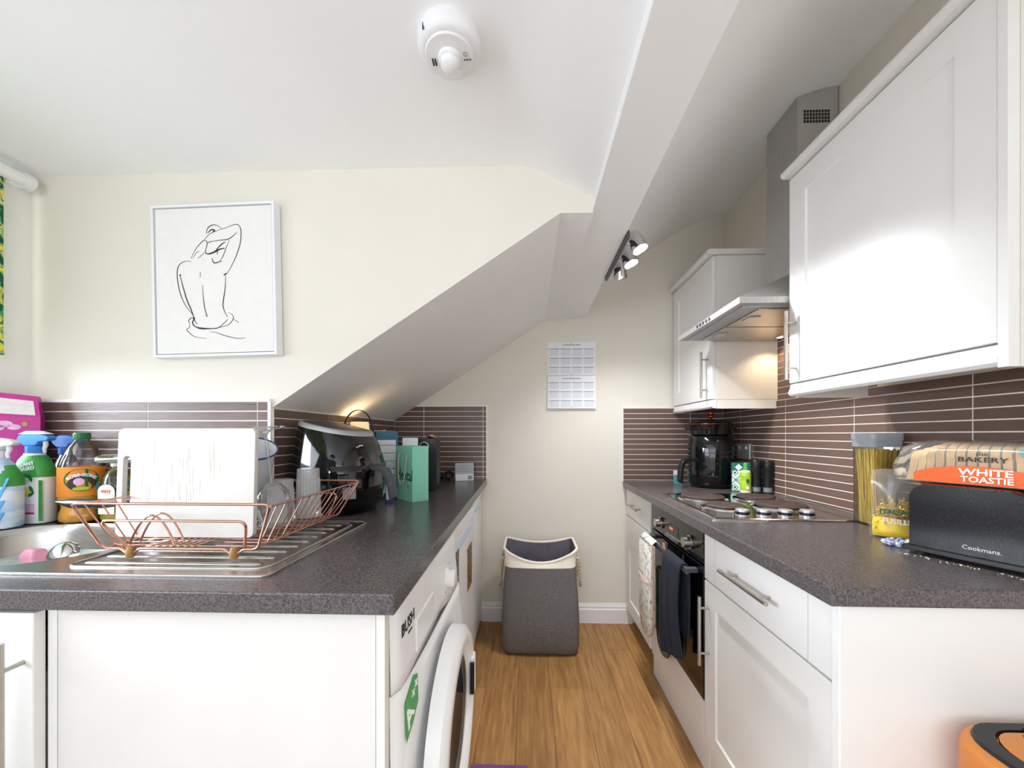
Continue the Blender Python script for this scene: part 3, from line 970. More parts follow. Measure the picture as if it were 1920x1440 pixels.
# energy sticker
def surf(y, z):
    u = (y - 0.713) / 0.587
    return Vector((wbulge(y, z) - (0.012 * (1 - u / 0.06) ** 2 if u < 0.06 else 0), y, z))
sa, sb, sc_ = surf(0.748, 0.642), surf(0.812, 0.642), surf(0.778, 0.60)
ex = (sb - sa).normalized()
ey = (surf(0.778, 0.675) - sc_).normalized()
ez = ex.cross(ey).normalized()
ey = ez.cross(ex)
EM = frame(surf(0.778, 0.642) + ez * 0.0036, ex, ey, ez) @ Matrix.Scale(0.74, 4)
st_pts = [(-0.045, -0.075), (0.0, -0.055), (0.045, -0.02), (0.048, 0.055), (0.018, 0.068), (-0.045, 0.028)]
MB().prism(st_pts, 0, 0.0006, 'z', M=EM).part('energy_sticker', 'green_label', t, label='green A++ energy sticker')
text('A', 'white_ink', t, EM @ Matrix.Translation((-0.018, -0.022, 0.0008)) @ Matrix.Rotation(0.5, 4, 'Z'), 0.072, bold=0.002)
text('++', 'white_ink', t, EM @ Matrix.Translation((0.024, 0.028, 0.0008)) @ Matrix.Rotation(0.6, 4, 'Z'), 0.045, bold=0.001)

# fridge and freezer
def under_fridge(label, x, y0, y1, hinge):
    t = thing('fridge', label, 'fridge', ((x - 0.25), (y0 + y1) / 2, 0), world=True)
    MB().box(x - 0.5, x - 0.05, y0, y1, 0.025, 0.85).part('body', 'white_plastic', t, bevel=0.004)
    for fx in (x - 0.45, x - 0.12):
        for fy in (y0 + 0.05, y1 - 0.05):
            MB().cyl((fx, fy, 0.0), (fx, fy, 0.0248), 0.018, n=12).part('foot', 'black_plastic', t)
    d = MB().loft([[(px, py, z) for px, py in rrect(x - 0.046, x, y0 + 0.001, y1 - 0.001, 0.012, 4)] for z in (0.045, 0.80)]).part('door', 'white_gloss', t, smooth=40)
    MB().box(x - 0.046, x - 0.001, y0 + 0.001, y1 - 0.001, 0.801, 0.848).part('top_trim', 'white_gloss', t, bevel=0.004)
    MB().box(x - 0.0006, x + 0.0016, y0 + 0.06, y1 - 0.06, 0.745, 0.785).part('handle_strip', 'pale_blue', d, bevel=0.0008)
    return t, d
fr1, d1 = under_fridge('white undercounter fridge next to the washing machine, two pictures on its door', -0.268, 1.315, 1.895, 0)
fr2, d2 = under_fridge('white undercounter freezer at the far end beside the end wall', -0.297, 1.912, 2.425, 1)
fr2['category'] = 'freezer'
MB().box(-0.2672, -0.2655, 1.68, 1.80, 0.50, 0.69).top('photo_magnet', 'photo_dark', 'colourful photo magnet on the fridge door', 'magnet', loc=(-0.266, 1.74, 0.50))
MB().box(-0.2672, -0.2655, 1.39, 1.46, 0.60, 0.76).top('photo_magnet', 'photo_grey', 'black and white photo magnet on the fridge door', 'magnet', loc=(-0.266, 1.42, 0.60))
MB().box(-0.2672, -0.2655, 1.40, 1.43, 0.42, 0.57).top('bookmark_magnet', 'orange_label', 'narrow orange magnet below the black and white photo', 'magnet', loc=(-0.266, 1.41, 0.42))

# ------------------------------------------------------------------ on the walls and ceiling
# framed line drawing
PT = Matrix.Translation((-1.045, 1.233, 1.711)) @ Matrix.Rotation(math.radians(-1.2), 4, 'Y')
t = thing('picture', 'white framed canvas with a line drawing of a seated figure', 'picture', (-1.045, 1.233, 1.711), rot=(0, math.radians(-1.2), 0))
W, Hh = 0.2105, 0.2535
fm = MB()
for a in ((-W, W, Hh - 0.008, Hh), (-W, W, -Hh, -Hh + 0.008), (-W, -W + 0.008, -Hh + 0.008, Hh - 0.008), (W - 0.008, W, -Hh + 0.008, Hh - 0.008)):
    fm.box(a[0], a[1], 0, 0.034, a[2], a[3])
fm.part('frame', 'frame_white', t)
MB().box(-W + 0.008, W - 0.008, 0.02, 0.034, -Hh + 0.008, Hh - 0.008).part('backing', 'frame_gap', t)
cv = MB().box(-W + 0.0115, W - 0.0115, 0.004, 0.0198, -Hh + 0.0115, Hh - 0.0115).part('canvas', 'canvas', t)
strokes = [
    ([(1345, 530), (1350, 505), (1365, 485), (1390, 474), (1420, 480), (1440, 500)], 3),
    ([(1355, 525), (1378, 505), (1400, 510), (1385, 520)], 5),
    ([(1440, 503), (1480, 490), (1520, 475), (1545, 474), (1562, 495), (1566, 530), (1560, 590), (1545, 640), (1525, 690), (1500, 740), (1475, 780), (1450, 796)], 3),
    ([(1330, 570), (1370, 530), (1440, 503)], 2),
    ([(1245, 690), (1262, 650), (1290, 610), (1330, 572), (1350, 590), (1338, 640), (1350, 660), (1385, 655)], 2.5),
    ([(1380, 580), (1430, 573), (1480, 568), (1510, 550), (1538, 525)], 3),
    ([(1350, 590), (1380, 578)], 3),
    ([(1255, 690), (1275, 655), (1300, 640)], 2), ([(1285, 690), (1310, 670), (1340, 640)], 2),
    ([(1338, 655), (1360, 660), (1395, 648), (1430, 630), (1460, 625)], 6),
    ([(1400, 640), (1440, 600), (1465, 585)], 4), ([(1490, 575), (1470, 620), (1455, 660), (1440, 690), (1425, 705)], 2.5),
    ([(1378, 688), (1392, 718), (1440, 706)], 4), ([(1415, 625), (1412, 665)], 2.5),
    ([(1245, 706), (1205, 706), (1175, 722), (1158, 750), (1154, 800), (1162, 870), (1180, 940), (1210, 1000), (1245, 1045), (1262, 1075)], 3),
    ([(1172, 795), (1180, 830), (1195, 890), (1215, 960), (1240, 1020), (1262, 1090), (1275, 1108)], 4),
    ([(1168, 800), (1178, 790)], 5),
    ([(1302, 775), (1300, 810)], 2), ([(1314, 860), (1318, 940), (1326, 1010), (1340, 1060), (1328, 1050)], 3),
    ([(1462, 790), (1460, 860), (1450, 930), (1442, 985), (1450, 1025), (1470, 1065)], 3.5), ([(1450, 796), (1472, 785)], 5),
    ([(1225, 1100), (1222, 1085), (1240, 1068), (1255, 1080), (1245, 1100), (1262, 1125), (1310, 1135), (1370, 1138), (1415, 1130), (1450, 1100), (1470, 1080)], 4),
    ([(1400, 1135), (1440, 1125), (1480, 1110), (1505, 1075), (1500, 1050), (1475, 1035)], 2.5),
    ([(1505, 1075), (1540, 1100)], 2), ([(1225, 1100), (1225, 1130), (1208, 1142), (1225, 1165), (1260, 1190), (1330, 1202)], 2.5),
    ([(1360, 1160), (1390, 1162), (1440, 1180), (1500, 1196), (1550, 1202), (1580, 1195)], 2.5), ([(1262, 1125), (1300, 1140), (1400, 1138)], 3),
]
mb = MB()
for pts, wd in strokes:
    q = [(-W + 0.0115 + (x - 1018) / 740 * 2 * (W - 0.0115), 0.0038, Hh - 0.0115 - ((y - 372 + (x - 1018) * 0.028) / 930) * 2 * (Hh - 0.0115)) for x, y in pts]
    sm_ = []
    for i in range(len(q) - 1):
        for k in range(3):
            p0, p1, p2, p3 = q[max(0, i - 1)], q[i], q[i + 1], q[min(len(q) - 1, i + 2)]
            s = k / 3
            sm_.append(tuple(0.5 * (2 * p1[j] + (p2[j] - p0[j]) * s + (2 * p0[j] - 5 * p1[j] + 4 * p2[j] - p3[j]) * s * s + (3 * p1[j] - p0[j] - 3 * p2[j] + p3[j]) * s ** 3) for j in range(3)))
    sm_.append(q[-1])
    rr = [wd * 0.00038 * (0.45 + 0.75 * math.sin(PI * min(0.9, max(0.1, i / max(1, len(sm_) - 1))))) for i in range(len(sm_))]
    mb.tube(sm_, rr, 5)
mb.part('drawing', 'ink', cv)

# calendar: two hinged pages
t = thing('wall_calendar', 'white two-page wall calendar on the end wall above the laundry hamper', 'calendar', (0.277, YB, 1.365), world=True)
cx = 0.277
pages = ((1.577, 1.789, 'CALENDAR 2027', 0.002, 0.006), (1.364, 1.574, 'CALENDAR 2026', 0.006, 0.022))
for z0, z1, ttl, ya, yb_ in pages:
    pg = MB().loft([[(cx - 0.153, YB - yb_, z0), (cx + 0.153, YB - yb_, z0), (cx + 0.153, YB - yb_ + 0.0015, z0), (cx - 0.153, YB - yb_ + 0.0015, z0)],
                    [(cx - 0.151, YB - ya, z1), (cx + 0.155, YB - ya, z1), (cx + 0.155, YB - ya + 0.0012, z1), (cx - 0.151, YB - ya + 0.0012, z1)]]).part('page', 'paper', t)
    sl = (yb_ - ya) / (z1 - z0)
    MP = frame((cx, YB - yb_ - 0.0006, z0), (1, 0, 0), Vector((0, sl, 1)).normalized(), Vector((0, -1, sl)).normalized())
    hp = z1 - z0
    text(ttl, 'ink', pg, MP @ Matrix.Translation((0, hp - 0.018, 0)), 0.0125, squeeze=1.25)
    for r in range(3):
        for c in range(4):
            u0 = -0.143 + c * 0.0735
            vv = hp - 0.043 - r * 0.0585
            MB().box(u0, u0 + 0.064, vv - 0.0026, vv, 0, 0.0004, M=MP).part('month_bar', 'ink', pg)
            g = MB()
            for q in range(5):
                g.box(u0 + 0.002, u0 + 0.062, vv - 0.012 - q * 0.007, vv - 0.009 - q * 0.007, 0, 0.0003, M=MP)
            g.part('date_rows', 'pale_ink', pg)
    MB().cyl((0, 0.008, 0), (0, 0.008, 0.0005), 0.0025, n=10, M=MP).part('punch_hole', 'ink', pg)
MB().cyl((cx, YB - 0.001, 1.782), (cx, YB - 0.012, 1.786), 0.0025, n=8).part('pin', 'nickel', t)

# heat alarm on the ceiling
t = thing('heat_alarm', 'round white heat alarm on the ceiling', 'alarm', (-0.178, 0.862, 2.092), rot=(PI, 0, 0))
MB().lathe([(0.069, 0.0), (0.071, 0.004), (0.071, 0.020), (0.069, 0.028), (0.062, 0.034), (0.055, 0.036)], 48, cap0=True).part('base', 'white_plastic', t, smooth=40)
MB().lathe([(0.0545, 0.0361), (0.052, 0.040), (0.0, 0.043)], 48).part('cover', 'white_plastic', t, smooth=40)
MB().lathe([(0.026, 0.0415), (0.025, 0.047), (0.020, 0.050), (0.019, 0.062), (0.012, 0.067), (0, 0.068)], 32).part('sensor_dome', 'white_gloss', t, smooth=40)
MB().lathe([(0.006, 0.041), (0.006, 0.0445), (0, 0.045)], 16, (0.016, -0.036, 0)).part('test_button', 'white_gloss', t, smooth=40)
for i in range(2):
    MB().box(-0.041 + i * 0.006, -0.038 + i * 0.006, -0.016, 0.0, 0.0405, 0.0428).part('slot', 'brown_cloth', t)
for i in range(3):
    MB().box(0.032 + i * 0.006, 0.036 + i * 0.006, -0.006, -0.004, 0.0405, 0.0425).part('indicator', 'dark_grey', t)
MB().box(-0.048, -0.044, 0.052, 0.054, 0.016, 0.030).part('mark', 'dark_grey', t)
MB().tube([(0.037 + 0.004 * math.cos(a), 0.008 + 0.005 * math.sin(a), 0.0418) for a in [2 * PI * k / 12 for k in range(12)]], 0.0006, 5, True).part('bell_symbol', 'grey_ink', t)

# spotlight bar on the side of the beam
t = thing('spotlight_bar', 'dark bar with three silver spotlights fixed to the beam', 'spotlight', (0.372, 1.63, 1.94), world=True)
MB().box(0.3655, 0.378, 1.43, 1.83, 1.928, 1.955).part('bar', 'dark_grey', t, bevel=0.002)
for i, (yy, aim) in enumerate(((1.50, (0.32, -0.22, -0.92)), (1.625, (0.30, -0.20, -0.93)), (1.755, (0.15, 0.28, -0.94)))):
    MB().cyl((0.3775, yy, 1.938), (0.404, yy, 1.938), 0.005, n=12).part('stem', 'nickel', t)
    a = Vector(aim).normalized()
    c = Vector((0.418, yy, 1.955))
    u, w_, dd = axes_from(a)
    HM = frame(c, u, w_, a)
    h = MB().lathe([(0.004, -0.036), (0.016, -0.031), (0.023, -0.02), (0.027, 0.0), (0.030, 0.036), (0.0305, 0.048), (0.028, 0.048), (0.026, 0.040), (0.0, 0.040)], 28, M=HM).part('spot_head', 'chrome', t, smooth=45)
    MB().lathe([(0.0255, 0.0405), (0.0255, 0.0435), (0, 0.044)], 24, M=HM).part('bulb', 'bulb_face', h, smooth=45)
    l = bpy.data.lights.new('spotlight_beam', 'SPOT')
    l.energy, l.color, l.spot_size, l.spot_blend, l.shadow_soft_size = 23, (0.97, 0.99, 1.03), 2.0, 0.8, 0.024
    lo = bpy.data.objects.new('spotlight_beam', l); COL.objects.link(lo)
    lo.location = c + a * 0.052
    lo.rotation_euler = a.to_track_quat('-Z', 'Y').to_euler()

# roller blind in front of the side window
t = thing('roller_blind', 'green jungle-print roller blind with white tube at the window', 'blind', (-1.69, 0.3, 2.03), world=True)
MB().cyl((-1.683, -0.9, 2.045), (-1.683, 1.215, 2.045), 0.021, n=24).part('tube', 'white_paint', t, smooth=40)
MB().cyl((-1.683, 1.2152, 2.045), (-1.683, 1.236, 2.045), 0.027, n=24).part('end_cap', 'white_plastic', t, smooth=40)
MB().box(-1.7295, -1.70, 1.205, 1.2355, 2.03, 2.07).part('bracket', 'white_plastic', t, bevel=0.002)
fb = MB().box(-1.705, -1.7035, -0.88, 1.184, 1.463, 2.045).part('fabric', 'jungle_print', t)
MB().box(-1.708, -1.7005, -0.88, 1.184, 1.455, 1.4628).part('hem_bar', 'jungle_print', t)

# window sill, bracing the box of tablets
MB().box(XL - 0.19, XL + 0.012, wy0, wy1 - 0.002, wz0 - 0.0, wz0 + 0.018).top('trim_8', 'white_paint', kind='structure', label='white window sill', loc=(XL - 0.08, 0.2, wz0))

# ------------------------------------------------------------------ bottles by the sink
def trigger_bottle(label, loc, rz, w, d, h, body, cap, top_cap=None, neck='white_plastic', cap_h=0.055):
    """flat bottle with sloping shoulders, collar and trigger head pointing +x"""
    t = thing('spray_bottle', label, 'bottle', loc, rz)
    hb_ = h - cap_h - 0.018
    pr = [(0.90, 0.0), (1.0, 0.006), (1.0, hb_ * 0.62), (0.94, hb_ * 0.74), (0.62, hb_ * 0.90), (0.42, hb_ * 0.97), (0.40, hb_)]
    rings = []
    for s, z in pr:
        rings.append([(x * s, y * (s if s > 0.7 else (s + 0.25)), z) for x, y in rrect(-w / 2, w / 2, -d / 2, d / 2, d * 0.42, 4)])
    b = MB().loft(rings).part('body', body, t, smooth=50)
    MB().lathe([(0.019, hb_ + 0.0003), (0.020, hb_ + 0.004), (0.020, hb_ + 0.022), (0.016, hb_ + 0.024)], 24).part('collar', cap, t, smooth=40)
    z = hb_ + 0.0243
    hd = MB()
    prof = [(-0.030, 0.008), (-0.020, 0.0), (0.016, 0.0), (0.022, 0.012), (0.046, 0.016), (0.052, 0.024), (0.045, 0.031), (0.020, 0.038), (-0.012, 0.040), (-0.034, 0.030), (-0.040, 0.020)]
    hd.loft([[(x, -0.013, z + q * cap_h / 0.055) for x, q in prof], [(x * 1.02, 0, z + q * 1.03 * cap_h / 0.055) for x, q in prof], [(x, 0.013, z + q * cap_h / 0.055) for x, q in prof]])
    hd.part('spray_head', cap, t, smooth=50, bevel=0.002)
    if top_cap:
        MB().loft([[(x, y, z + 0.034 + 0.002) for x, y in rrect(-0.040, 0.050, -0.014, 0.014, 0.010, 3)], [(x, y, z + 0.046) for x, y in rrect(-0.022, 0.022, -0.008, 0.008, 0.006, 3)]]).part('head_cover', top_cap, t, smooth=50)
    MB().tube([(0.030, 0, z + 0.016), (0.032, 0, z + 0.002), (0.027, 0, z - 0.012), (0.029, 0, z - 0.024)], [0.006, 0.006, 0.005, 0.004], 8).part('trigger', neck, t, smooth=50)
    return t, b, hb_


z0 = LZ + 0.0005
ZS = LZ + 0.0062
# white trigger bottle with blue wrap
t, b, hb_ = trigger_bottle('white-headed spray bottle with a pale blue diagonal wrap at the left edge', (-1.585, 1.085, ZS), 0.25, 0.115, 0.06, 0.275, 'blue_film', 'white_plastic', cap_h=0.05)
MB().loft([[(x * s, y * s, z) for x, y in rrect(-0.0585, 0.0585, -0.0313, 0.0313, 0.026, 4)] for s, z in ((1.0, hb_ * 0.60), (0.955, hb_ * 0.745), (0.66, hb_ * 0.90))], False, False).part('neck_label', 'green_label', t, smooth=50)
MB().box(-0.036, 0.022, -0.0312, -0.0306, 0.02, 0.115).part('back_label', 'pale_blue', t)
MB().box(-0.036, 0.022, -0.0316, -0.0312, 0.062, 0.072).part('label_band', 'sky_blue', t)
for q in range(6):
    MB().box(-0.032, 0.016, -0.0315, -0.0311, 0.080 + q * 0.0052, 0.0817 + q * 0.0052).part('label_line', 'grey_ink', t)
for q in range(3):
    MB().box(-0.030, 0.010, -0.0315, -0.0311, 0.034 + q * 0.007, 0.036 + q * 0.007).part('label_line', 'grey_ink', t)
for q in range(5):
    u = -0.044 + q * 0.021
    MB().prism([(u, 0.118), (u + 0.006, 0.118), (u + 0.018, 0.150), (u + 0.012, 0.150)], 0.0306, 0.0312, 'z', M=frame((0, 0, 0), (1, 0, 0), (0, 0, 1), (0, -1, 0))).part('wrap_stripe', 'sky_blue', t)
for q in range(3):
    MB().prism([(0.026, 0.02 + q * 0.034), (0.034, 0.02 + q * 0.034), (0.046, 0.05 + q * 0.034), (0.038, 0.05 + q * 0.034)], 0.0306, 0.0312, 'z', M=frame((0, 0, 0), (1, 0, 0), (0, 0, 1), (0, -1, 0))).part('wrap_stripe', 'sky_blue', t)
# plant based spray
t, b, hb_ = trigger_bottle('white spray bottle with light blue trigger and green plant-based label', (-1.565, 1.160, ZS), 0.12, 0.104, 0.056, 0.292, 'white_plastic', 'blue_trigger', 'white_plastic')
MB().loft([[(x * s, y * s2, z) for x, y in rrect(-0.0525, 0.0525, -0.0286, 0.0286, 0.024, 4)] for s, s2, z in ((0.985, 1.0, hb_ * 0.66), (0.945, 0.95, hb_ * 0.745), (0.63, 0.9, hb_ * 0.905), (0.44, 0.72, hb_ * 0.97))], False, False).part('neck_label', 'green_label', t, smooth=50)
F = frame((0.0, -0.0292, 0), (1, 0, 0), (0, 0, 1), (0, -1, 0))
FS = F @ Matrix.Translation((0.009, hb_ * 0.80, 0.002)) @ Matrix.Rotation(0.18, 4, 'Z')
text('PLANT', 'white_ink', t, FS @ Matrix.Translation((0, 0.010, 0)), 0.015, bold=0.0003)
text('BASED', 'white_ink', t, FS @ Matrix.Translation((0, -0.004, 0)), 0.015, bold=0.0003)
text('flash', 'yellow_ink', t, F @ Matrix.Translation((-0.012, 0.098, 0)), 0.036, bold=0.0012, italic=0.25, squeeze=0.85)
for q, (u, v_, a) in enumerate(((-0.006, 0.135, 0.3), (0.018, 0.142, 1.9), (0.006, 0.150, 2.4), (0.020, 0.108, 2.0), (0.020, 0.092, 0.7))):
    MB().prism([(-0.012, 0), (-0.004, 0.005), (0.006, 0.004), (0.012, 0), (0.006, -0.004), (-0.004, -0.005)], 0, 0.0006, 'z', M=F @ Matrix.Translation((u, v_, 0)) @ Matrix.Rotation(a, 4, 'Z')).part('printed_leaf', 'green_cap', t)
MB().box(0.030, 0.048, -0.0262, -0.0256, 0.008, 0.135).part('label_strip', 'green_label', t)
MB().box(-0.030, 0.028, -0.0290, -0.0284, 0.030, 0.036).part('label_band', 'crimson', t)
MB().box(-0.030, 0.028, -0.0290, -0.0284, 0.036, 0.062).part('label_tint', 'blossom', t)
# clear spray with deep blue head
t, b, hb_ = trigger_bottle('clear spray bottle with deep blue trigger behind the plant-based spray', (-1.546, 1.229, LZ + 0.0005), 0.0, 0.082, 0.044, 0.29, 'clear', 'deep_blue_trigger')
MB().box(-0.036, 0.036, -0.0226, -0.0221, 0.035, 0.150).part('label', 'orange_label', t)
F = frame((0.018, -0.0228, 0), (1, 0, 0), (0, 0, 1), (0, -1, 0))
MB().prism([(-0.020, -0.012), (0.018, -0.009), (0.020, 0.013), (-0.018, 0.010)], 0, 0.0006, 'z', M=F @ Matrix.Translation((0.004, 0.185, 0.002))).part('new_label', 'navy', t)
text('NEW', 'white_ink', t, F @ Matrix.Translation((0.004, 0.189, 0.003)), 0.014, bold=0.0003)
text('sh', 'yellow_ink', t, F @ Matrix.Translation((0.002, 0.098, 0.0005)), 0.034, bold=0.001, italic=0.25)

# squash bottle
t = thing('squash_bottle', 'squash bottle with green cap, orange label and orange drink', 'bottle', (-1.446, 1.190, ZS))
pr = [(0.046, 0.0), (0.052, 0.008), (0.050, 0.030), (0.045, 0.048), (0.047, 0.058), (0.053, 0.070), (0.053, 0.175), (0.047, 0.200), (0.034, 0.235), (0.020, 0.256), (0.017, 0.262), (0.017, 0.270)]
MB().lathe(pr, 32, cap1=False).part('body', 'clear', t, smooth=60)
MB().lathe([(r - 0.0015, z + (0.001 if z == 0 else 0)) for r, z in pr[:6]] + [(0.0515, 0.082)], 32).part('drink', 'orange_drink', t, smooth=60)
MB().lathe([(0.0534, 0.083), (0.0534, 0.176)], 40, cap0=False, cap1=False).part('label', 'orange_label', t, smooth=60)
cp_ = MB().lathe([(0.0195, 0.262), (0.020, 0.264), (0.020, 0.281), (0.018, 0.284), (0, 0.284)], 28).part('cap', 'green_cap', t, smooth=40)
for k in range(20):
    a = 2 * PI * k / 20
    MB().cyl((0.0198 * math.cos(a), 0.0198 * math.sin(a), 0.265), (0.0198 * math.cos(a), 0.0198 * math.sin(a), 0.280), 0.0011, n=5).part('cap_rib', 'green_cap', cp_)
TH = math.radians(-40)       # the label faces the viewer
def on_cyl(r, z):
    d_ = Vector((math.cos(TH), math.sin(TH), 0))
    return frame((d_.x * r, d_.y * r, z), (-d_.y, d_.x, 0), (0, 0, 1), d_)
def cyl_patch(M, bend, fn, n, parent, m, name):
    pts = [fn(2 * PI * k / n) for k in range(n)]
    v = []
    for zz in (0.0, 0.0007):
        for x, y in pts:
            a = x / bend
            v.append(((bend + zz) * math.sin(a), y, (bend + zz) * math.cos(a) - bend))
    f = [tuple(range(n)), tuple(range(2 * n - 1, n - 1, -1))] + [(k, (k + 1) % n, n + (k + 1) % n, n + k) for k in range(n)]
    return MB().add(v, f, M).part(name, m, parent)
CM = on_cyl(0.0537, 0.130)
cyl_patch(CM, 0.0537, lambda a: (0.041 * math.cos(a), 0.006 + 0.034 * math.sin(a)), 28, t, 'green_cap', 'label_disc')
cyl_patch(on_cyl(0.0546, 0.124), 0.0546, lambda a: (0.033 * math.cos(a), 0.024 * math.sin(a)), 24, t, 'dark_label', 'label_centre')
cyl_patch(on_cyl(0.0555, 0.108), 0.0555, lambda a: (0.02 * math.cos(a), 0.006 * math.sin(a)), 16, t, 'lime_label', 'label_fruit')
cyl_patch(on_cyl(0.0555, 0.130), 0.0555, lambda a: (0.012 * math.cos(a) - 0.006, 0.012 * math.sin(a)), 16, t, 'blossom', 'label_berry')
text('ROBINSONS', 'white_ink', t, on_cyl(0.0553, 0.151), 0.0135, bold=0.0005, bend=0.0553, arc=0.046, squeeze=0.95)
cyl_patch(on_cyl(0.0558, 0.106), 0.0558, lambda a: (0.044 + 0.010 * max(-1, min(1, 1.4 * math.cos(a))), 0.018 * max(-1, min(1, 1.4 * math.sin(a)))), 16, t, 'aqua', 'label_tab')

# easy washing-up bottle
t = thing('detergent_bottle', 'clear washing-up bottle with yellow liquid and white label behind the tap', 'bottle', (-1.343, 1.206, ZS))
pr = [(0.040, 0), (0.045, 0.006), (0.045, 0.11), (0.038, 0.145), (0.022, 0.165), (0.014, 0.172), (0.014, 0.182)]
MB().lathe(pr, 28, sy=0.85, cap1=False).part('body', 'clear', t, smooth=60)
MB().lathe([(0.0385, 0.001), (0.0435, 0.007), (0.0435, 0.086)], 28, sy=0.85).part('liquid', 'easy_yellow', t, smooth=60)
MB().lathe([(0.016, 0.174), (0.017, 0.176), (0.016, 0.192), (0.007, 0.195), (0.006, 0.202), (0, 0.202)], 20).part('cap', 'white_plastic', t, smooth=40)
F = frame((0.005, -0.0385, 0.075), (1, 0, 0), (0, 0, 1), (0, -1, 0))
lp = [(0.028 * math.cos(PI * k / 12), 0.022 + 0.022 * math.sin(PI * k / 12)) for k in range(13)] + [(-0.026, -0.05), (0.026, -0.05)]
MB().prism(lp, 0, 0.0008, 'z', M=F).part('label', 'white_ink', t)
text('easy', 'red_ink', t, F @ Matrix.Translation((0.0, 0.024, 0.001)), 0.019, bold=0.0004)
for q in range(2):
    MB().box(-0.018, 0.018, -0.012 - q * 0.008, -0.009 - q * 0.008, 0.0008, 0.0012, M=F).part('label_line', 'grey_ink', t)

# tall magenta box of tablets behind the bottles
t = thing('tablet_box', 'magenta dishwasher-tablet box with a pale window standing at the left edge', 'box', (-1.674, 1.196, ZS), 0.70)
bx = MB().loft([[(x, y, z) for x, y in ((-0.055, -0.024), (0.055, -0.024), (0.055, 0.024), (-0.055, 0.024))] for z in (0.0, 0.335)] + [[(-0.055, -0.012, 0.415), (0.045, -0.012, 0.405), (0.045, 0.020, 0.405), (-0.055, 0.020, 0.415)]]).part('carton', 'magenta', t, bevel=0.001)
F = frame((0, -0.0246, 0), (1, 0, 0), (0, 0, 1), (0, -1, 0))
tilt = frame((0, -0.0247, 0.337), (1, 0, 0), Vector((0, 0.012, 0.07)).normalized(), Vector((0, -0.07, 0.012)).normalized())
MB().prism([(-0.05, 0.010), (0.044, 0.004), (0.038, 0.052), (-0.05, 0.062)], 0, 0.0008, 'z', M=tilt).part('lid_window', 'cloth_white', t)
for q, (u, v_, r) in enumerate(((-0.02, 0.312, 0.018), (0.0, 0.302, 0.015), (-0.035, 0.300, 0.016))):
    MB().lathe([(r, 0), (r, 0.0008)], 12, (u, v_, 0), M=F, sy=0.6).part('printed_flower', 'blossom', t)
MB().lathe([(0.007, 0), (0.007, 0.001)], 14, (0.022, 0.312, 0), M=F).part('seal', 'gold_ink', t)

# dish cloth by the sink
def cloth_pt(u, v_):
    x = -1.71 + 0.165 * u
    y = 0.955 + 0.10 * v_ + 0.02 * u
    return (x, y, LZ + 0.010 + 0.004 * math.sin(9 * u + 4 * v_) + 0.003 * math.sin(14 * v_))
c_ = MB().grid(cloth_pt, 14, 10).top('dishcloth', 'cloth_white', 'crumpled white dishcloth at the left edge of the sink', 'cloth', loc=(-1.65, 1.0, LZ), smooth=60, solid=0.004)

# ------------------------------------------------------------------ dish rack and what dries in it
RK = (-0.77, 0.99, LZ + 0.009)
t = thing('dish_rack', 'copper wire dish rack standing on the drainer', 'dish rack', (-0.78, 0.98, LZ + 0.0102), world=True)
zb, zt = LZ + 0.030, 1.050
B = dict(x0=-0.940, x1=-0.606, y0=0.822, y1=1.175)
T_ = dict(x0=-0.965, x1=-0.535, y0=0.775, y1=1.195)
def fil(pts, r=0.018, closed=False, n=4):
    """polyline with rounded corners"""
    P = [Vector(p) for p in pts]
    out = []
    N = len(P)
    for i, p in enumerate(P):
        if not closed and i in (0, N - 1):
            out.append(p); continue
        a, b = P[i - 1], P[(i + 1) % N]
        da, db = (a - p), (b - p)
        ra = min(r, da.length * 0.45, db.length * 0.45)
        q0, q1 = p + da.normalized() * ra, p + db.normalized() * ra
        for k in range(n + 1):
            s = k / n
            out.append((1 - s) ** 2 * q0 + 2 * s * (1 - s) * p + s * s * q1)
    return out
WR = 0.0030
# long outer frame wires (near and far sides) with feet dips
for side in ('near', 'far'):
    yb0, yt0 = (B['y0'], T_['y0']) if side == 'near' else (B['y1'], T_['y1'])
    path = [(T_['x0'] + 0.0, yt0, zt), (T_['x1'], yt0, zt), (B['x1'] + 0.01, yb0, zb), (B['x1'] - 0.022, yb0, zb), (B['x1'] - 0.034, yb0, zb - 0.010), (B['x1'] - 0.052, yb0, zb - 0.010),
            (B['x1'] - 0.064, yb0, zb), (B['x0'] + 0.075, yb0, zb), (B['x0'] + 0.063, yb0, zb - 0.010), (B['x0'] + 0.045, yb0, zb - 0.010), (B['x0'] + 0.033, yb0, zb), (B['x0'] - 0.01, yb0, zb)]
    MB().tube(fil(path, 0.014, True), WR, 8, True).part('side_frame', 'copper', t, smooth=60)
    for fx in (B['x1'] - 0.043, B['x0'] + 0.054):
        MB().lathe([(0.008, 0.0), (0.0095, 0.004), (0.0085, 0.016), (0.006, 0.024), (0, 0.025)], 12, (fx, yb0, LZ + 0.0103)).part('foot', 'brass_foot', t, smooth=50)
    # inner low loop
    zl = 1.010
    f0 = (zl - zb) / (zt - zb)
    yy = yb0 + (yt0 - yb0) * f0
    path = [(B['x0'] + 0.048, yb0 + 0.002, zb), (B['x0'] + 0.012, yy + 0.002, zl), (B['x1'] + 0.005, yy + 0.002, zl), (B['x1'] - 0.020, yb0 + 0.002, zb)]
    MB().tube(fil(path, 0.02), WR, 8).part('plate_loop', 'copper', t, smooth=60)
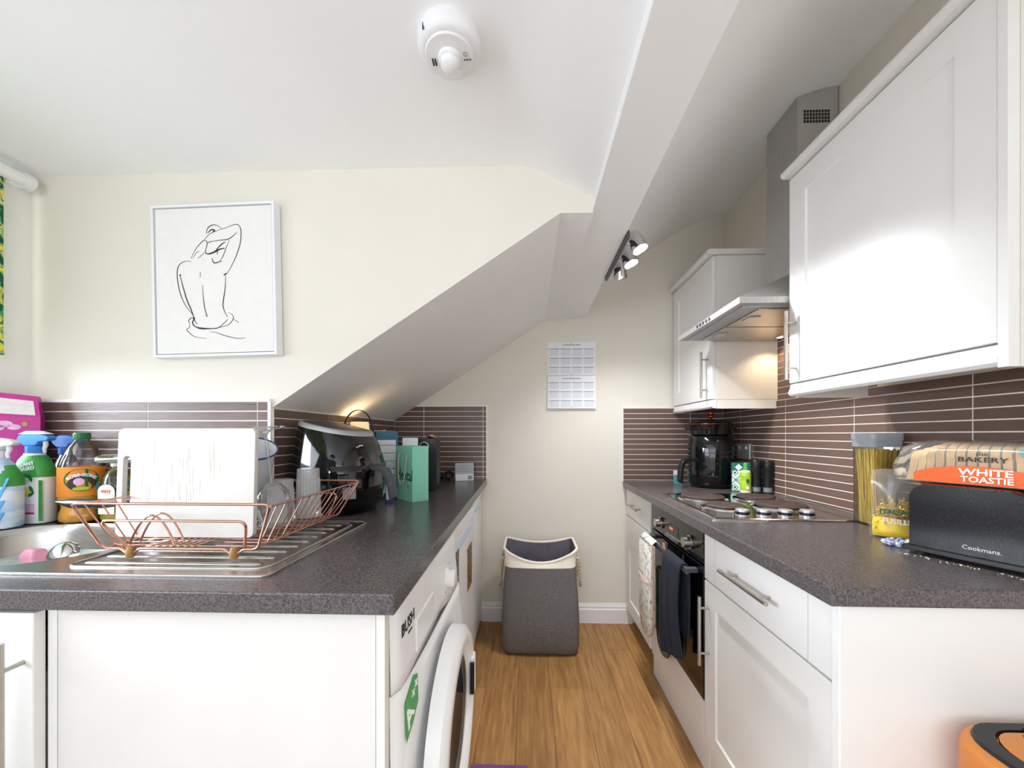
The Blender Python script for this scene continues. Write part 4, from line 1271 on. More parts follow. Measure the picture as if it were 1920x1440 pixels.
# short ends with their bars
for end in ('left', 'right'):
    xb, xt = (B['x0'], T_['x0']) if end == 'left' else (B['x1'], T_['x1'])
    sgn = -1 if end == 'left' else 1
    MB().tube([(xt, T_['y0'], zt - 0.004), (xt, T_['y1'], zt - 0.004)], 0.0024, 8).part('end_rail', 'copper', t, smooth=60)
    MB().tube([(xb, B['y0'], zb + 0.001), (xb, B['y1'], zb + 0.001)], 0.0024, 8).part('base_rail', 'copper', t, smooth=60)
    for i in range(13):
        s = (i + 0.7) / 13.4
        MB().tube(fil([(xt, T_['y0'] + s * (T_['y1'] - T_['y0']), zt - 0.004), (xb, B['y0'] + s * (B['y1'] - B['y0']), zb + 0.002), (xb - sgn * 0.10, B['y0'] + s * (B['y1'] - B['y0']), zb + 0.003)], 0.01), 0.0016, 6).part('bar', 'copper', t, smooth=60)
# base bars and the waved plate divider
for i in range(7):
    xx = B['x0'] + 0.10 + i * 0.016
    MB().tube([(xx, B['y0'], zb + 0.0045), (xx, B['y1'], zb + 0.0045)], 0.0016, 6).part('bar', 'copper', t, smooth=60)
for yy in (0.838, 0.862):
    pth = []
    for k in range(25):
        s = k / 24
        pth.append((-0.905 + 0.105 * s, yy, zb + 0.004 + 0.066 * math.sin(PI * s) ** 0.85))
    MB().tube(pth, 0.0022, 6).part('plate_divider', 'copper', t, smooth=60)

# chopping board with slot handle, standing in the rack
t = thing('chopping_board', 'white plastic chopping board with a slot handle standing in the dish rack', 'chopping board', (-0.826, 0.895, zb + 0.0065), rot=(math.radians(-2), 0, 0))
bm_ = MB()
o_ = rrect(-0.172, 0.170, 0.0, 0.262, 0.014, 5)
h_ = rrect(-0.158, -0.138, 0.075, 0.195, 0.0095, 5)
tmp = MB(); plate_with_hole(tmp, o_, h_, -0.006, 0.006)
bm_.add([(p.x, -p.z, p.y) for p in tmp.v], tmp.f)
cbd = bm_.part('board', 'board', t, bevel=0.0015)
for i in range(34):
    u = random.gauss(-0.01, 0.055); v_ = random.uniform(0.07, 0.20); ln = random.uniform(0.015, 0.06)
    MB().box(u, u + 0.0004, -0.0063, -0.0060, v_, v_ + ln).part('knife_mark', 'stain', cbd)

# frying pan behind the board
t = thing('frying_pan', 'black frying pan with long handle behind the chopping board', 'pan', (-0.86, 0.985, zb + 0.008), rot=(math.radians(-6), 0, 0))
Rm = frame((0.0, 0, 0.102), (1, 0, 0), (0, 0, 1), (0, -1, 0))
MB().lathe([(0.0, -0.018), (0.075, -0.018), (0.082, -0.014), (0.100, 0.018), (0.098, 0.019), (0.078, -0.012), (0.0, -0.013)], 40, M=Rm).part('pan', 'black_plastic', t, smooth=50)
MB().tube([(-0.095, 0, 0.088), (-0.20, 0, 0.070), (-0.28, -0.002, 0.060), (-0.37, -0.004, 0.060), (-0.412, -0.004, 0.064)], [0.006, 0.010, 0.0125, 0.0125, 0.003], 12).part('handle', 'black_plastic', t, smooth=60)

# upturned wine glass
t = thing('wine_glass', 'upturned clear wine glass in the dish rack', 'glass', (-0.672, 1.000, zb + 0.0065), rot=(0.02, -0.11, 0))
MB().lathe([(0.034, 0.0), (0.0405, 0.035), (0.0425, 0.065), (0.038, 0.092), (0.024, 0.112), (0.007, 0.122), (0.0042, 0.132), (0.004, 0.238), (0.0055, 0.250), (0.013, 0.258), (0.048, 0.2645), (0.048, 0.2672), (0, 0.2672)], 36, cap0=False).part('glass', 'clear_glass', t, smooth=60)
# ribbed tumblers
for lab, loc, r0, r1, h in (('upturned ribbed tumbler standing just right of the wine glass', (-0.712, 1.078, zb + 0.0065), 0.035, 0.031, 0.118),
                            ('upturned ribbed tumbler at the back corner of the dish rack', (-0.665, 1.135, zb + 0.0065), 0.034, 0.030, 0.145)):
    t = thing('tumbler', lab, 'glass', loc)
    N_ = 48
    rg = []
    for s in (0, 0.78, 0.80, 1.0):
        z = h * s
        r = r0 + (r1 - r0) * s
        rib = 0.0012 if s < 0.79 else 0.0002
        rg.append([((r + rib * (1 if k % 2 else -1)) * math.cos(2 * PI * k / N_), (r + rib * (1 if k % 2 else -1)) * math.sin(2 * PI * k / N_), z) for k in range(N_)])
    MB().loft(rg, False, True).part('tumbler', 'frosted', t)
    MB().lathe([(r0 - 0.003, 0.001), (r1 - 0.004, h - 0.010)], 32, cap0=False).part('inner_wall', 'clear_glass', t, smooth=60)
# enamel pitcher with blue rim
t = thing('enamel_jug', 'white enamel jug with blue rim leaning behind the wine glass', 'jug', (-0.868, 1.150, zb + 0.030), rot=(math.radians(20), math.radians(20), 0))
MB().lathe([(0.042, 0), (0.050, 0.006), (0.055, 0.06), (0.056, 0.12), (0.060, 0.185), (0.066, 0.208), (0.064, 0.208), (0.057, 0.183), (0.052, 0.12), (0.05, 0.02), (0, 0.018)], 40).part('body', 'enamel', t, smooth=60)
MB().tube([(0.066 * math.cos(2 * PI * k / 40), 0.066 * math.sin(2 * PI * k / 40), 0.209) for k in range(40)], 0.0025, 8, True).part('rim', 'navy', t, smooth=60)

# ------------------------------------------------------------------ far left worktop
# air fryer
t = thing('air_fryer', 'large black air fryer with silver top ring beside the sink', 'air fryer', (-0.705, 1.415, LZ), math.radians(-10))
def superell(a, b, n, e=2.6):
    out = []
    for k in range(n):
        th_ = 2 * PI * k / n
        c, s = math.cos(th_), math.sin(th_)
        out.append((a * math.copysign(abs(c) ** (2 / e), c), b * math.copysign(abs(s) ** (2 / e), s)))
    return out
def fry_ring(a, b, z, tilt=0.0, dx=0.0):
    return [(x + dx, y, z - tilt * x) for x, y in superell(a, b, 48)]
body = [fry_ring(0.100, 0.098, 0.0), fry_ring(0.118, 0.116, 0.004), fry_ring(0.142, 0.138, 0.045), fry_ring(0.150, 0.146, 0.10), fry_ring(0.150, 0.146, 0.155),
        fry_ring(0.146, 0.143, 0.19, 0.02), fry_ring(0.132, 0.132, 0.265, 0.14, -0.006), fry_ring(0.118, 0.124, 0.300, 0.20, -0.012)]
ab = MB().loft(body).part('body', 'black_gloss', t, smooth=60)
MB().loft([fry_ring(0.1185, 0.1245, 0.3005, 0.20, -0.012), fry_ring(0.116, 0.122, 0.312, 0.20, -0.013), fry_ring(0.108, 0.114, 0.317, 0.20, -0.014)]).part('top_ring', 'silver_plastic', t, smooth=60)
MB().loft([fry_ring(0.104, 0.110, 0.3172, 0.20, -0.014), fry_ring(0.080, 0.085, 0.321, 0.20, -0.014)]).part('top_cover', 'black_plastic', t, smooth=60)
# drawer on the +x side
def drawer_ring(z, g):
    return [(x, y, z) for x, y in superell(0.150 + g, 0.146 + g, 48)]
dd = MB()
for z_a, z_b in ((0.052, 0.180),):
    seg = [k for k in range(48) if math.cos(2 * PI * k / 48) > 0.15 or False]
    seg = sorted(seg, key=lambda k: (k + 24) % 48)
    rg = []
    for z in (0.055, 0.10, 0.150, 0.176):
        w = 0.0015
        s = superell((0.1445 if z < 0.08 else 0.150) + w, (0.1405 if z < 0.08 else 0.146) + w, 48)
        rg.append([(s[k][0], s[k][1], z) for k in seg])
    dd.loft(rg, False, False, closed=False)
dw = dd.part('basket_drawer', 'black_gloss', t, smooth=60, solid=0.002)
hp = fil([(0.150, -0.02, 0.168), (0.192, -0.02, 0.168), (0.214, -0.02, 0.125), (0.226, -0.02, 0.06)], 0.02)
hm = MB()
for q in (-1, 1): pass
hm.loft([[Vector(p) + Vector((o[0], o[1] + 0.02 - 0.02, o[2])) for o in ((-0.004, -0.019, -0.012), (0.012, -0.019, 0.0), (0.012, 0.019, 0.0), (-0.004, 0.019, -0.012))] for p in hp])
hm.part('handle', 'dark_grey', dw, smooth=40, bevel=0.003)
a1 = math.radians(-38)
s_ = superell(0.1525, 0.1485, 48)
MB().box(-0.021, 0.021, -0.02, 0.02, 0, 0.0008, M=frame((0.124, -0.123, 0.085), Vector((0.66, 0.75, 0)), (0, 0, 1), Vector((0.75, -0.66, 0)))).part('rating_sticker', 'grey_ink', t)
for i in range(3):
    MB().cyl((0, 0, 0), (0, 0, 0.001), 0.0022, n=8, M=frame((0.128, -0.072 + i * 0.008, 0.245), (0.5, 0.86, 0), (0, 0, 1), (0.86, -0.5, 0.2))).part('indicator', 'white_ink', t)

# black basket with hoop handle behind the air fryer
t = thing('hoop_basket', 'dark basket with a thin black hoop handle behind the air fryer', 'basket', (-0.735, 1.632, LZ), 0.0)
MB().loft([[(x * s, y * s, z) for x, y in rrect(-0.068, 0.068, -0.042, 0.042, 0.02, 4)] for s, z in ((0.88, 0.0), (1.0, 0.295), (0.95, 0.295), (0.85, 0.02))]).part('basket', 'black_matte', t, smooth=40)
MB().grid(lambda u, v_: (0.064 * math.cos(PI * u), -0.006 + 0.012 * v_, 0.297 + 0.094 * math.sin(PI * u)), 28, 1).part('hoop_handle', 'black_plastic', t, smooth=60, solid=0.003)

# small lamp in the alcove
t = thing('table_lamp', 'small lamp with cream cone shade glowing in the alcove corner', 'lamp', (-0.80, 1.79, LZ))
MB().lathe([(0.04, 0), (0.04, 0.008), (0.012, 0.014), (0.007, 0.02), (0.007, 0.26), (0, 0.26)], 24).part('stand', 'nickel', t, smooth=40)
MB().lathe([(0.050, 0.255), (0.040, 0.345), (0.038, 0.345), (0.048, 0.255)], 28, cap0=False, cap1=False).part('shade', 'lamp_shade', t, smooth=50)
l = bpy.data.lights.new('alcove_lamp_light', 'POINT')
l.energy, l.color, l.shadow_soft_size = 0.5, (1.0, 0.76, 0.46), 0.025
lo = bpy.data.objects.new('alcove_lamp_light', l); COL.objects.link(lo); lo.location = (-0.80, 1.79, LZ + 0.300)

# teal planner frame
t = thing('planner', 'teal framed weekly planner standing behind the air fryer', 'planner', (-0.655, 1.72, LZ), 0.5)
MB().box(-0.06, 0.06, -0.006, 0.006, 0.0, 0.30).part('board', 'teal', t, bevel=0.001)
MB().box(-0.05, 0.05, -0.0068, -0.0062, 0.02, 0.26).part('sheet', 'paper', t)
for q in range(6):
    MB().box(-0.05, 0.05, -0.0074, -0.0069, 0.055 + q * 0.036, 0.0575 + q * 0.036).part('row_line', 'teal', t)
MB().lathe([(0.006, 0), (0.006, 0.006), (0, 0.007)], 12, (0.0, 0, 0.3002)).part('clip', 'pink', t)
# white packet with a navy base
t = thing('packet', 'slim white packet with a navy base beside the air fryer handle', 'packet', (-0.588, 1.60, LZ), 0.4)
MB().box(-0.014, 0.014, -0.03, 0.03, 0.0, 0.014).part('base_band', 'navy', t, bevel=0.001)
MB().box(-0.014, 0.014, -0.03, 0.03, 0.0142, 0.135).part('carton', 'paper', t, bevel=0.001)

# mint gift bag with cord handles
ang = math.atan2(0.054, 0.053)
t = thing('gift_bag', 'mint green paper gift bag with white cord handles', 'bag', (-0.485, 1.587, LZ), ang)
# local x runs along the narrow side, local y along the broad printed side
bd = [(0.0, 0.0), (0.076, 0.0), (0.076, 0.144), (0.0, 0.144)]
mb = MB().loft([[(x, y, 0.0) for x, y in bd], [(x, y, 0.235) for x, y in bd]], True, False)
mb.part('bag', 'mint', t, solid=0.0008)
MB().add([(0.004, -0.0012, 0.004), (0.072, -0.0012, 0.004), (0.038, -0.0012, 0.045)], [(0, 1, 2)]).part('base_fold', 'mint', t, solid=0.0006)
LM = frame((-0.0008, 0.072, 0), (0, -1, 0), (0, 0, 1), (-1, 0, 0))
text('dental', 'mint_dark', t, LM @ Matrix.Translation((0.010, 0.108, 0)), 0.066, bold=0.0006, squeeze=0.80)
MB().prism([(0.012 * math.cos(2 * PI * k / 10) * (1 if k % 2 else 0.6), 0.012 * math.sin(2 * PI * k / 10) * (1 if k % 2 else 0.6)) for k in range(10)], 0, 0.0006, 'z', M=LM @ Matrix.Translation((0.036, 0.062, 0))).part('emblem', 'gold_ink', t)
for xx in (-0.004,):
    hpth = [(xx, 0.105, 0.205), (xx - 0.006, 0.106, 0.17), (xx - 0.010, 0.10, 0.11), (xx - 0.012, 0.075, 0.065), (xx - 0.010, 0.050, 0.085), (xx - 0.006, 0.040, 0.14), (xx, 0.038, 0.205)]
    MB().tube(fil(hpth, 0.03), 0.0026, 8).part('cord_handle', 'rope', t, smooth=60)
# things poking out of / behind the bag
MB().box(-0.035, 0.035, -0.0006, 0.0006, 0.0, 0.27).top('leaflet', 'paper', 'white leaflet standing up behind the mint bag', 'paper', loc=(-0.548, 1.76, LZ), rz=0.15, world=False)
t = thing('plant_pot', 'small white pot with a yellow-green plant beside the mint bag', 'plant', (-0.660, 1.785, LZ))
MB().lathe([(0.030, 0), (0.034, 0.09), (0.0345, 0.185), (0.031, 0.185), (0.03, 0.17), (0, 0.17)], 24).part('pot', 'pot_white', t, smooth=40)
lf = MB()
for k in range(60):
    a, b_ = random.uniform(0, 2 * PI), random.uniform(0.2, 1.0)
    c = Vector((0.032 * math.cos(a) * b_, 0.032 * math.sin(a) * b_, 0.182 + random.uniform(0, 0.05) * (1.2 - b_ * 0.6)))
    u, w_, d_ = axes_from((math.cos(a), math.sin(a), 0.8))
    lf.add([c - u * 0.008, c + d_ * 0.014 - w_ * 0.002, c + u * 0.008, c - d_ * 0.006 + w_ * 0.003], [(0, 1, 2), (0, 2, 3)])
lf.part('foliage', 'leaf_lime', t, kind='stuff')
# brown sunglasses case / folded brown cloth on top of a white tin
MB().box(-0.05, 0.05, -0.03, 0.03, 0.0, 0.205).top('storage_tin', 'pot_white', 'pale upright tin at the back of the alcove corner', 'tin', loc=(-0.735, 2.02, LZ), world=False, bevel=0.003)
mb = MB()
mb.grid(lambda u, v_: (-0.06 + 0.12 * u, -0.03 + 0.06 * v_, 0.010 + 0.022 * math.sin(PI * u) * math.sin(PI * v_) + 0.004 * math.sin(13 * u + 7 * v_)), 14, 8)
mb.top('brown_scarf', 'brown_cloth', 'folded dark brown cloth lying on the pale tin', 'cloth', loc=(-0.735, 2.02, LZ + 0.2055), world=False, smooth=60, solid=0.008)
# black appliance behind the bag: round-cornered toaster seen end-on
t = thing('coffee_machine', 'black round-shouldered coffee machine with a chrome dial behind the mint bag', 'coffee machine', (-0.555, 1.985, LZ), 0.12)
MB().loft([[(p[0], y, p[1]) for p in rrect(-0.085, 0.085, 0.003, 0.265, 0.03, 5)] for y in (-0.08, 0.08)]).part('body', 'black_plastic', t, smooth=40)
MB().tube([(0.022 + 0.022 * math.cos(2 * PI * k / 24), -0.083, 0.225 + 0.022 * math.sin(2 * PI * k / 24)) for k in range(24)], 0.003, 8, True).part('dial', 'chrome', t, smooth=60)
MB().box(-0.07, 0.07, -0.06, 0.06, 0.0, 0.003).part('feet', 'black_matte', t)
MB().lathe([(0.018, 0), (0.022, 0.004), (0.022, 0.014), (0.012, 0.020), (0, 0.022)], 20, (-0.505, 1.985, LZ + 0.2655)).top('copper_cap', 'copper', 'small copper cap resting on the coffee machine', 'lid', loc=(-0.505, 1.985, LZ + 0.2655), smooth=50)
# tangled black cables and plug
t = thing('charger_cable', 'tangled black cable with a white plug at the back of the left worktop', 'cable', (-0.52, 2.33, LZ), world=True)
pth = []
for k in range(90):
    s = k / 89
    pth.append((-0.605 + 0.115 * s + 0.028 * math.cos(s * 34), 2.36 + 0.035 * math.sin(s * 34), LZ + 0.012 + 0.04 * abs(math.sin(s * 8.2)) * (0.6 + 0.4 * math.sin(s * 40))))
MB().tube(pth, 0.0075, 8).part('cable', 'black_matte', t, smooth=60)
MB().box(-0.620, -0.585, 2.335, 2.365, LZ + 0.062, LZ + 0.090).part('plug', 'white_plastic', t, bevel=0.005)
# grey card box
ang = math.atan2(0.06, 0.115)
t = thing('card_box', 'small grey printed carton at the corner of the left worktop', 'box', (-0.395, 2.355, LZ), 0.40)
MB().box(-0.058, 0.058, -0.010, 0.010, 0.0, 0.110).part('carton', 'card_grey', t, bevel=0.001)
F = frame((0, -0.0104, 0), (1, 0, 0), (0, 0, 1), (0, -1, 0))
MB().box(-0.056, 0.056, 0.003, 0.042, 0, 0.0004, M=F).part('white_band', 'paper', t)
for k in range(10):
    MB().box(0.020 + k * 0.0029, 0.0215 + k * 0.0029, 0.008, 0.032, 0.0004, 0.0008, M=F).part('barcode_bar', 'ink', t)
for k in range(5):
    MB().box(-0.05, 0.048 - 0.01 * (k % 2), 0.058 + k * 0.009, 0.0605 + k * 0.009, 0, 0.0005, M=F).part('print_line', 'grey_ink', t)

# ------------------------------------------------------------------ laundry hamper
t = thing('laundry_hamper', 'grey fabric laundry hamper with cream rim and rope handles on the floor', 'hamper', (0.068, 2.205, 0.0), 0.0)
def ham_ring(w, d, z, sag=0.0, r=0.05, lean=0.0, bulge=0.0):
    out = []
    for x, y in rrect(-w / 2, w / 2, -d / 2, d / 2, r, 5):
        q = max(0.0, 1 - (x / (w / 2)) ** 2)
        yy = y + (-bulge if y < 0 else bulge) * q
        out.append((x + lean, yy, z - sag * q ** 0.8 * (1 if y < 0 else 0.45)))
    return out
# subdivide straight sides so the rim can sag
def dens(ring, n=5):
    out = []
    for i, p in enumerate(ring):
        q = ring[(i + 1) % len(ring)]
        L_ = (Vector(q) - Vector(p)).length
        k = max(1, int(L_ / 0.035))
        for j in range(k):
            out.append(tuple(p[m_] + (q[m_] - p[m_]) * j / k for m_ in range(3)))
    return out
def hr(w, d, z, sag=0.0, bulge=0.0, lean=0.0):
    base = dens([(x, y, 0) for x, y in rrect(-0.2, 0.2, -0.135, 0.135, 0.04, 5)])
    out = []
    for x, y, _ in base:
        q = max(0.0, 1 - (x / 0.2) ** 2)
        X, Y = x * w / 0.4, y * d / 0.27
        out.append((X + lean, Y + (-bulge if y < 0 else bulge) * q, z - sag * q * (1 if y < 0 else 0.35)))
    return out
MB().loft([hr(0.37, 0.25, 0.003), hr(0.405, 0.275, 0.012), hr(0.425, 0.29, 0.05, 0, 0.012), hr(0.425, 0.29, 0.20, 0, 0.014), hr(0.412, 0.275, 0.33, 0, 0.006), hr(0.395, 0.262, 0.43, 0, 0.0), hr(0.388, 0.258, 0.475, 0.006, 0.0)], True, False).part('bag', 'hamper_grey', t, smooth=70)
MB().loft([hr(0.389, 0.259, 0.4755, 0.006), hr(0.392, 0.258, 0.52, 0.034, -0.006), hr(0.400, 0.262, 0.572, 0.078, -0.016)], False, False).part('cream_band', 'hamper_cream', t, smooth=70)
MB().tube(hr(0.400, 0.262, 0.573, 0.078, -0.016), 0.0075, 8, True).part('rim', 'hamper_cream', t, smooth=70)
MB().loft([hr(0.388, 0.250, 0.570, 0.078, -0.016), hr(0.375, 0.240, 0.50, 0.01, -0.002), hr(0.37, 0.24, 0.25), hr(0.33, 0.22, 0.10)], False, True).part('lining', 'hamper_lining', t, smooth=70)
for sgn in (-1, 1):
    x0_ = sgn * 0.205
    pth = fil([(x0_ - sgn * 0.012, -0.075, 0.520), (x0_ + sgn * 0.010, -0.07, 0.50), (x0_ + sgn * 0.022, -0.055, 0.36), (x0_ + sgn * 0.026, 0.0, 0.325), (x0_ + sgn * 0.022, 0.055, 0.36), (x0_ + sgn * 0.010, 0.07, 0.50), (x0_ - sgn * 0.012, 0.075, 0.520)], 0.03)
    # two twisted strands
    dn = []
    for a, b_ in zip(pth, pth[1:]):
        k = max(1, int((Vector(b_) - Vector(a)).length / 0.006))
        dn += [Vector(a).lerp(Vector(b_), j / k) for j in range(k)]
    rp = MB()
    for ph in (0, PI):
        q = []
        for i, p in enumerate(dn):
            a = i * 0.9 + ph
            q.append(p + Vector((0.0042 * math.cos(a), 0.0042 * math.sin(a), 0.001 * math.cos(a))))
        rp.tube(q, 0.0056, 6)
    rp.part('rope_handle', 'rope', t, smooth=70)
    MB().lathe([(0.0, -0.014), (0.013, -0.008), (0.014, 0.006), (0.006, 0.014), (0, 0.015)], 12, (x0_ - sgn * 0.025, -0.075, 0.515)).part('rope_knot', 'rope', t, smooth=70)

# ------------------------------------------------------------------ on the oven rail
t = thing('oven_glove', 'floral double oven glove with pink edging over the oven handle', 'oven glove', (0.565, 1.78, 0.7), world=True)
def glove_shape(y0, y1, z0, z1, n=10):
    yc, w = (y0 + y1) / 2, (y1 - y0) / 2
    pts = [(y1, z1), (y0, z1)]
    for k in range(n + 1):
        a = PI * k / n
        pts.append((yc - w * math.cos(a) * (1 if k else 1), z0 + w * (1 - math.sin(a))))
    return pts
for (y0, y1, z0_, z1, xx, mname, nm) in ((1.705, 1.888, 0.27, 0.700, 0.552, 'glove_print', 'front_pad'), (1.60, 1.765, 0.235, 0.60, 0.594, 'glove_green', 'back_pad')):
    pts = glove_shape(y0, y1, z0_, z1)
    g = MB()
    g.loft([[(xx - 0.004, y * 0.985 + 0.015 * (y0 + y1) / 2, z) for y, z in pts], [(xx - 0.011, (y - (y0 + y1) / 2) * 0.93 + (y0 + y1) / 2, z0_ + (z - z0_) * 0.98 + 0.004) for y, z in pts]], True, True)
    g.loft([[(xx - 0.004, y * 0.985 + 0.015 * (y0 + y1) / 2, z) for y, z in pts], [(xx + 0.008, y, z) for y, z in pts]], True, True)
    p_ = g.part(nm, mname, t, smooth=60)
    MB().tube([(xx + 0.001, y, z) for y, z in pts[1:] + pts[:1]], 0.0035, 6).part('edging', 'glove_trim', p_, smooth=70)
    if nm == 'front_pad':
        MB().tube([(xx - 0.0125, y0 + 0.006 + (y1 - y0 - 0.012) * k / 8, 0.535 - 0.018 * math.sin(PI * k / 8)) for k in range(9)], 0.003, 6).part('pocket_edging', 'glove_trim', p_, smooth=70)
MB().grid(lambda u, v_: (0.552 + 0.040 * u - 0.004, 1.715 + 0.165 * v_, 0.7 + 0.020 * math.sin(PI * u)), 8, 6).part('strap', 'glove_print', t, smooth=60, solid=0.006)
MB().tube([(0.578, 1.655, 0.70), (0.576, 1.650, 0.735), (0.576, 1.640, 0.738), (0.578, 1.635, 0.70)], 0.003, 6).part('hanging_loop', 'glove_trim', t, smooth=60)

def towel(u, v_):
    # u along the rail, v: 0 front bottom .. 0.5 rail .. 1 back bottom
    y = 1.435 + 0.170 * u + 0.010 * math.sin(6 * v_)
    zf = 0.30 + 0.07 * (1 - u)
    if v_ < 0.55:
        s = v_ / 0.55
        z = zf + (0.706 - zf) * s
        x = 0.562 - 0.010 * math.sin(PI * s) + 0.007 * math.sin(16 * u + 1) * (1 - s)
    elif v_ < 0.65:
        s = (v_ - 0.55) / 0.10
        x = 0.562 + 0.032 * s
        z = 0.706 + 0.014 * math.sin(PI * s)
    else:
        s = (v_ - 0.65) / 0.35
        z = 0.706 - 0.27 * s
        x = 0.594 + 0.004 * math.sin(14 * u) * s
    return (x, y - 0.05 * (1 - u) * max(0, 0.5 - v_) * 0.6, z)
MB().grid(towel, 24, 36).top('tea_towel', 'navy_towel', 'dark navy towel hanging over the oven handle', 'towel', loc=(0.565, 1.53, 0.7), smooth=70, solid=0.006)

# ------------------------------------------------------------------ right worktop, back corner
t = thing('soup_maker', 'tall glossy black jug-shaped appliance with side handle in the back right corner', 'soup maker', (1.045, 2.225, RZ), math.radians(200))
MB().lathe([(0.092, 0), (0.106, 0.006), (0.120, 0.035), (0.123, 0.09), (0.121, 0.22), (0.116, 0.285), (0.108, 0.291), (0, 0.291)], 40).part('body', 'black_gloss', t, smooth=50)
hp = fil([(0.114, 0.0, 0.158), (0.185, 0.0, 0.158), (0.208, 0.0, 0.12), (0.214, 0.0, 0.035)], 0.025)
MB().loft([[Vector(p) + Vector(o) for o in ((-0.010, -0.014, -0.010), (0.010, -0.014, 0.006), (0.010, 0.014, 0.006), (-0.010, 0.014, -0.010))] for p in hp]).part('handle', 'black_plastic', t, smooth=40, bevel=0.003)
for k in range(5):
    MB().tube([(0.1225 * math.cos(a), 0.1225 * math.sin(a), 0.14 + 0.028 * k) for a in [0.55 + 0.08 * j for j in range(8)]], 0.0018, 6).part('vent_rib', 'black_matte', t, smooth=60)
t = thing('casserole', 'black casserole with copper-knobbed glass lid on top of the black appliance', 'pot', (1.045, 2.225, RZ + 0.2915), math.radians(10))
MB().lathe([(0.09, 0.0), (0.108, 0.006), (0.116, 0.045), (0.122, 0.060), (0.118, 0.060), (0.110, 0.044), (0.10, 0.012), (0, 0.010)], 40).part('pot', 'black_gloss', t, smooth=50)
for s in (-1, 1):
    MB().loft([[(s * 0.108, y, z) for y, z in rrect(-0.03, 0.03, 0.030, 0.048, 0.006, 3)], [(s * 0.142, y * 0.8, z) for y, z in rrect(-0.03, 0.03, 0.034, 0.046, 0.005, 3)]]).part('side_handle', 'black_plastic', t, smooth=40)
MB().lathe([(0.121, 0.0605), (0.122, 0.065), (0.09, 0.083), (0.04, 0.093), (0, 0.095)], 40).part('lid', 'black_lens', t, smooth=50)
MB().tube([(0.1215 * math.cos(2 * PI * k / 40), 0.1215 * math.sin(2 * PI * k / 40), 0.0645) for k in range(40)], 0.0028, 8, True).part('lid_band', 'copper_deep', t, smooth=60)
MB().lathe([(0.008, 0.0945), (0.007, 0.102), (0.017, 0.106), (0.018, 0.113), (0.008, 0.118), (0.018, 0.122), (0.019, 0.130), (0.010, 0.135), (0, 0.136)], 24).part('lid_knob', 'copper_deep', t, smooth=50)
# aqua box half hidden by the handle
t = thing('aqua_packet', 'small aqua and white packet half hidden by the black handle', 'packet', (0.905, 2.34, RZ), 0.2)
MB().box(-0.022, 0.022, -0.012, 0.012, 0.0, 0.055).part('carton', 'aqua', t, bevel=0.001)
MB().box(-0.0225, 0.0225, -0.0125, 0.0125, 0.0555, 0.08).part('top', 'white_plastic', t, bevel=0.001)

# tea box
t = thing('tea_box', 'green and white tea box with diamond pattern beside the black appliance', 'box', (1.124, 2.056, RZ), -0.42)
MB().box(-0.045, 0.045, -0.03, 0.03, 0.0, 0.148).part('carton', 'tea_green', t, bevel=0.001)
F = frame((-0.005, -0.0305, 0), (1, 0, 0), (0, 0, 1), (0, -1, 0))
def dia(u, v_, a, b_): return [(u - a, v_), (u, v_ - b_), (u + a, v_), (u, v_ + b_)]
MB().prism([(-0.038, 0.004), (0.018, 0.004), (0.018, 0.108), (-0.038, 0.108)], 0, 0.0005, 'z', M=F).part('pale_panel', 'tea_pale', t)
for u, v_ in ((-0.025, 0.022), (-0.025, 0.098)):
    MB().prism(dia(u, v_, 0.016, 0.018), 0.0005, 0.0009, 'z', M=F).part('diamond', 'tea_green', t)
    MB().prism(dia(u, v_, 0.012, 0.0135), 0.0009, 0.0012, 'z', M=F).part('diamond', 'tea_pale', t)
    MB().prism(dia(u, v_, 0.006, 0.007), 0.0012, 0.0015, 'z', M=F).part('diamond', 'black_matte', t)
for (a, b_) in (((-0.04, 0.04), (0.018, 0.105)), ((-0.04, 0.08), (0.018, 0.015)), ((-0.04, 0.035), (-0.01, 0.004))):
    d_ = Vector((b_[0] - a[0], b_[1] - a[1], 0)).normalized() * 0.0016
    MB().prism([(a[0] - d_.y, a[1] + d_.x), (a[0] + d_.y, a[1] - d_.x), (b_[0] + d_.y, b_[1] - d_.x), (b_[0] - d_.y, b_[1] + d_.x)], 0.0005, 0.0009, 'z', M=F).part('lattice_line', 'tea_green', t)
MB().prism(dia(-0.008, 0.126, 0.017, 0.018), 0, 0.0006, 'z', M=F).part('diamond', 'tea_pale', t)
text('Shlo', 'ink', t, F @ Matrix.Translation((-0.016, 0.060, 0.001)), 0.015)
# yellow-green seasoning bottle
t = thing('spray_oil', 'lime bottle with green nozzle cap and white base in front of the tea box', 'bottle', (1.108, 1.985, RZ))
MB().lathe([(0.021, 0), (0.0245, 0.003), (0.0245, 0.014)], 28).part('base', 'white_plastic', t, smooth=40)
MB().lathe([(0.0246, 0.0142), (0.0246, 0.098), (0.022, 0.106)], 28).part('body', 'lime_label', t, smooth=40)
MB().lathe([(0.022, 0.1062), (0.021, 0.112), (0.012, 0.116)], 28).part('shoulder', 'white_plastic', t, smooth=40)
MB().lathe([(0.0125, 0.1162), (0.0115, 0.118), (0.0105, 0.152), (0.009, 0.154), (0, 0.154)], 24).part('nozzle_cap', 'green_label', t, smooth=40)
TH = math.radians(-118)
cyl_patch(on_cyl(0.0250, 0.062), 0.025, lambda a: (0.008 * math.cos(a) + 0.010, 0.012 * math.sin(a)), 16, t, 'green_cap', 'emblem')
cyl_patch(on_cyl(0.0250, 0.030), 0.025, lambda a: (0.006 * max(-1, min(1, 1.4 * math.cos(a))) + 0.008, 0.008 * max(-1, min(1, 1.4 * math.sin(a)))), 16, t, 'white_ink', 'barcode')
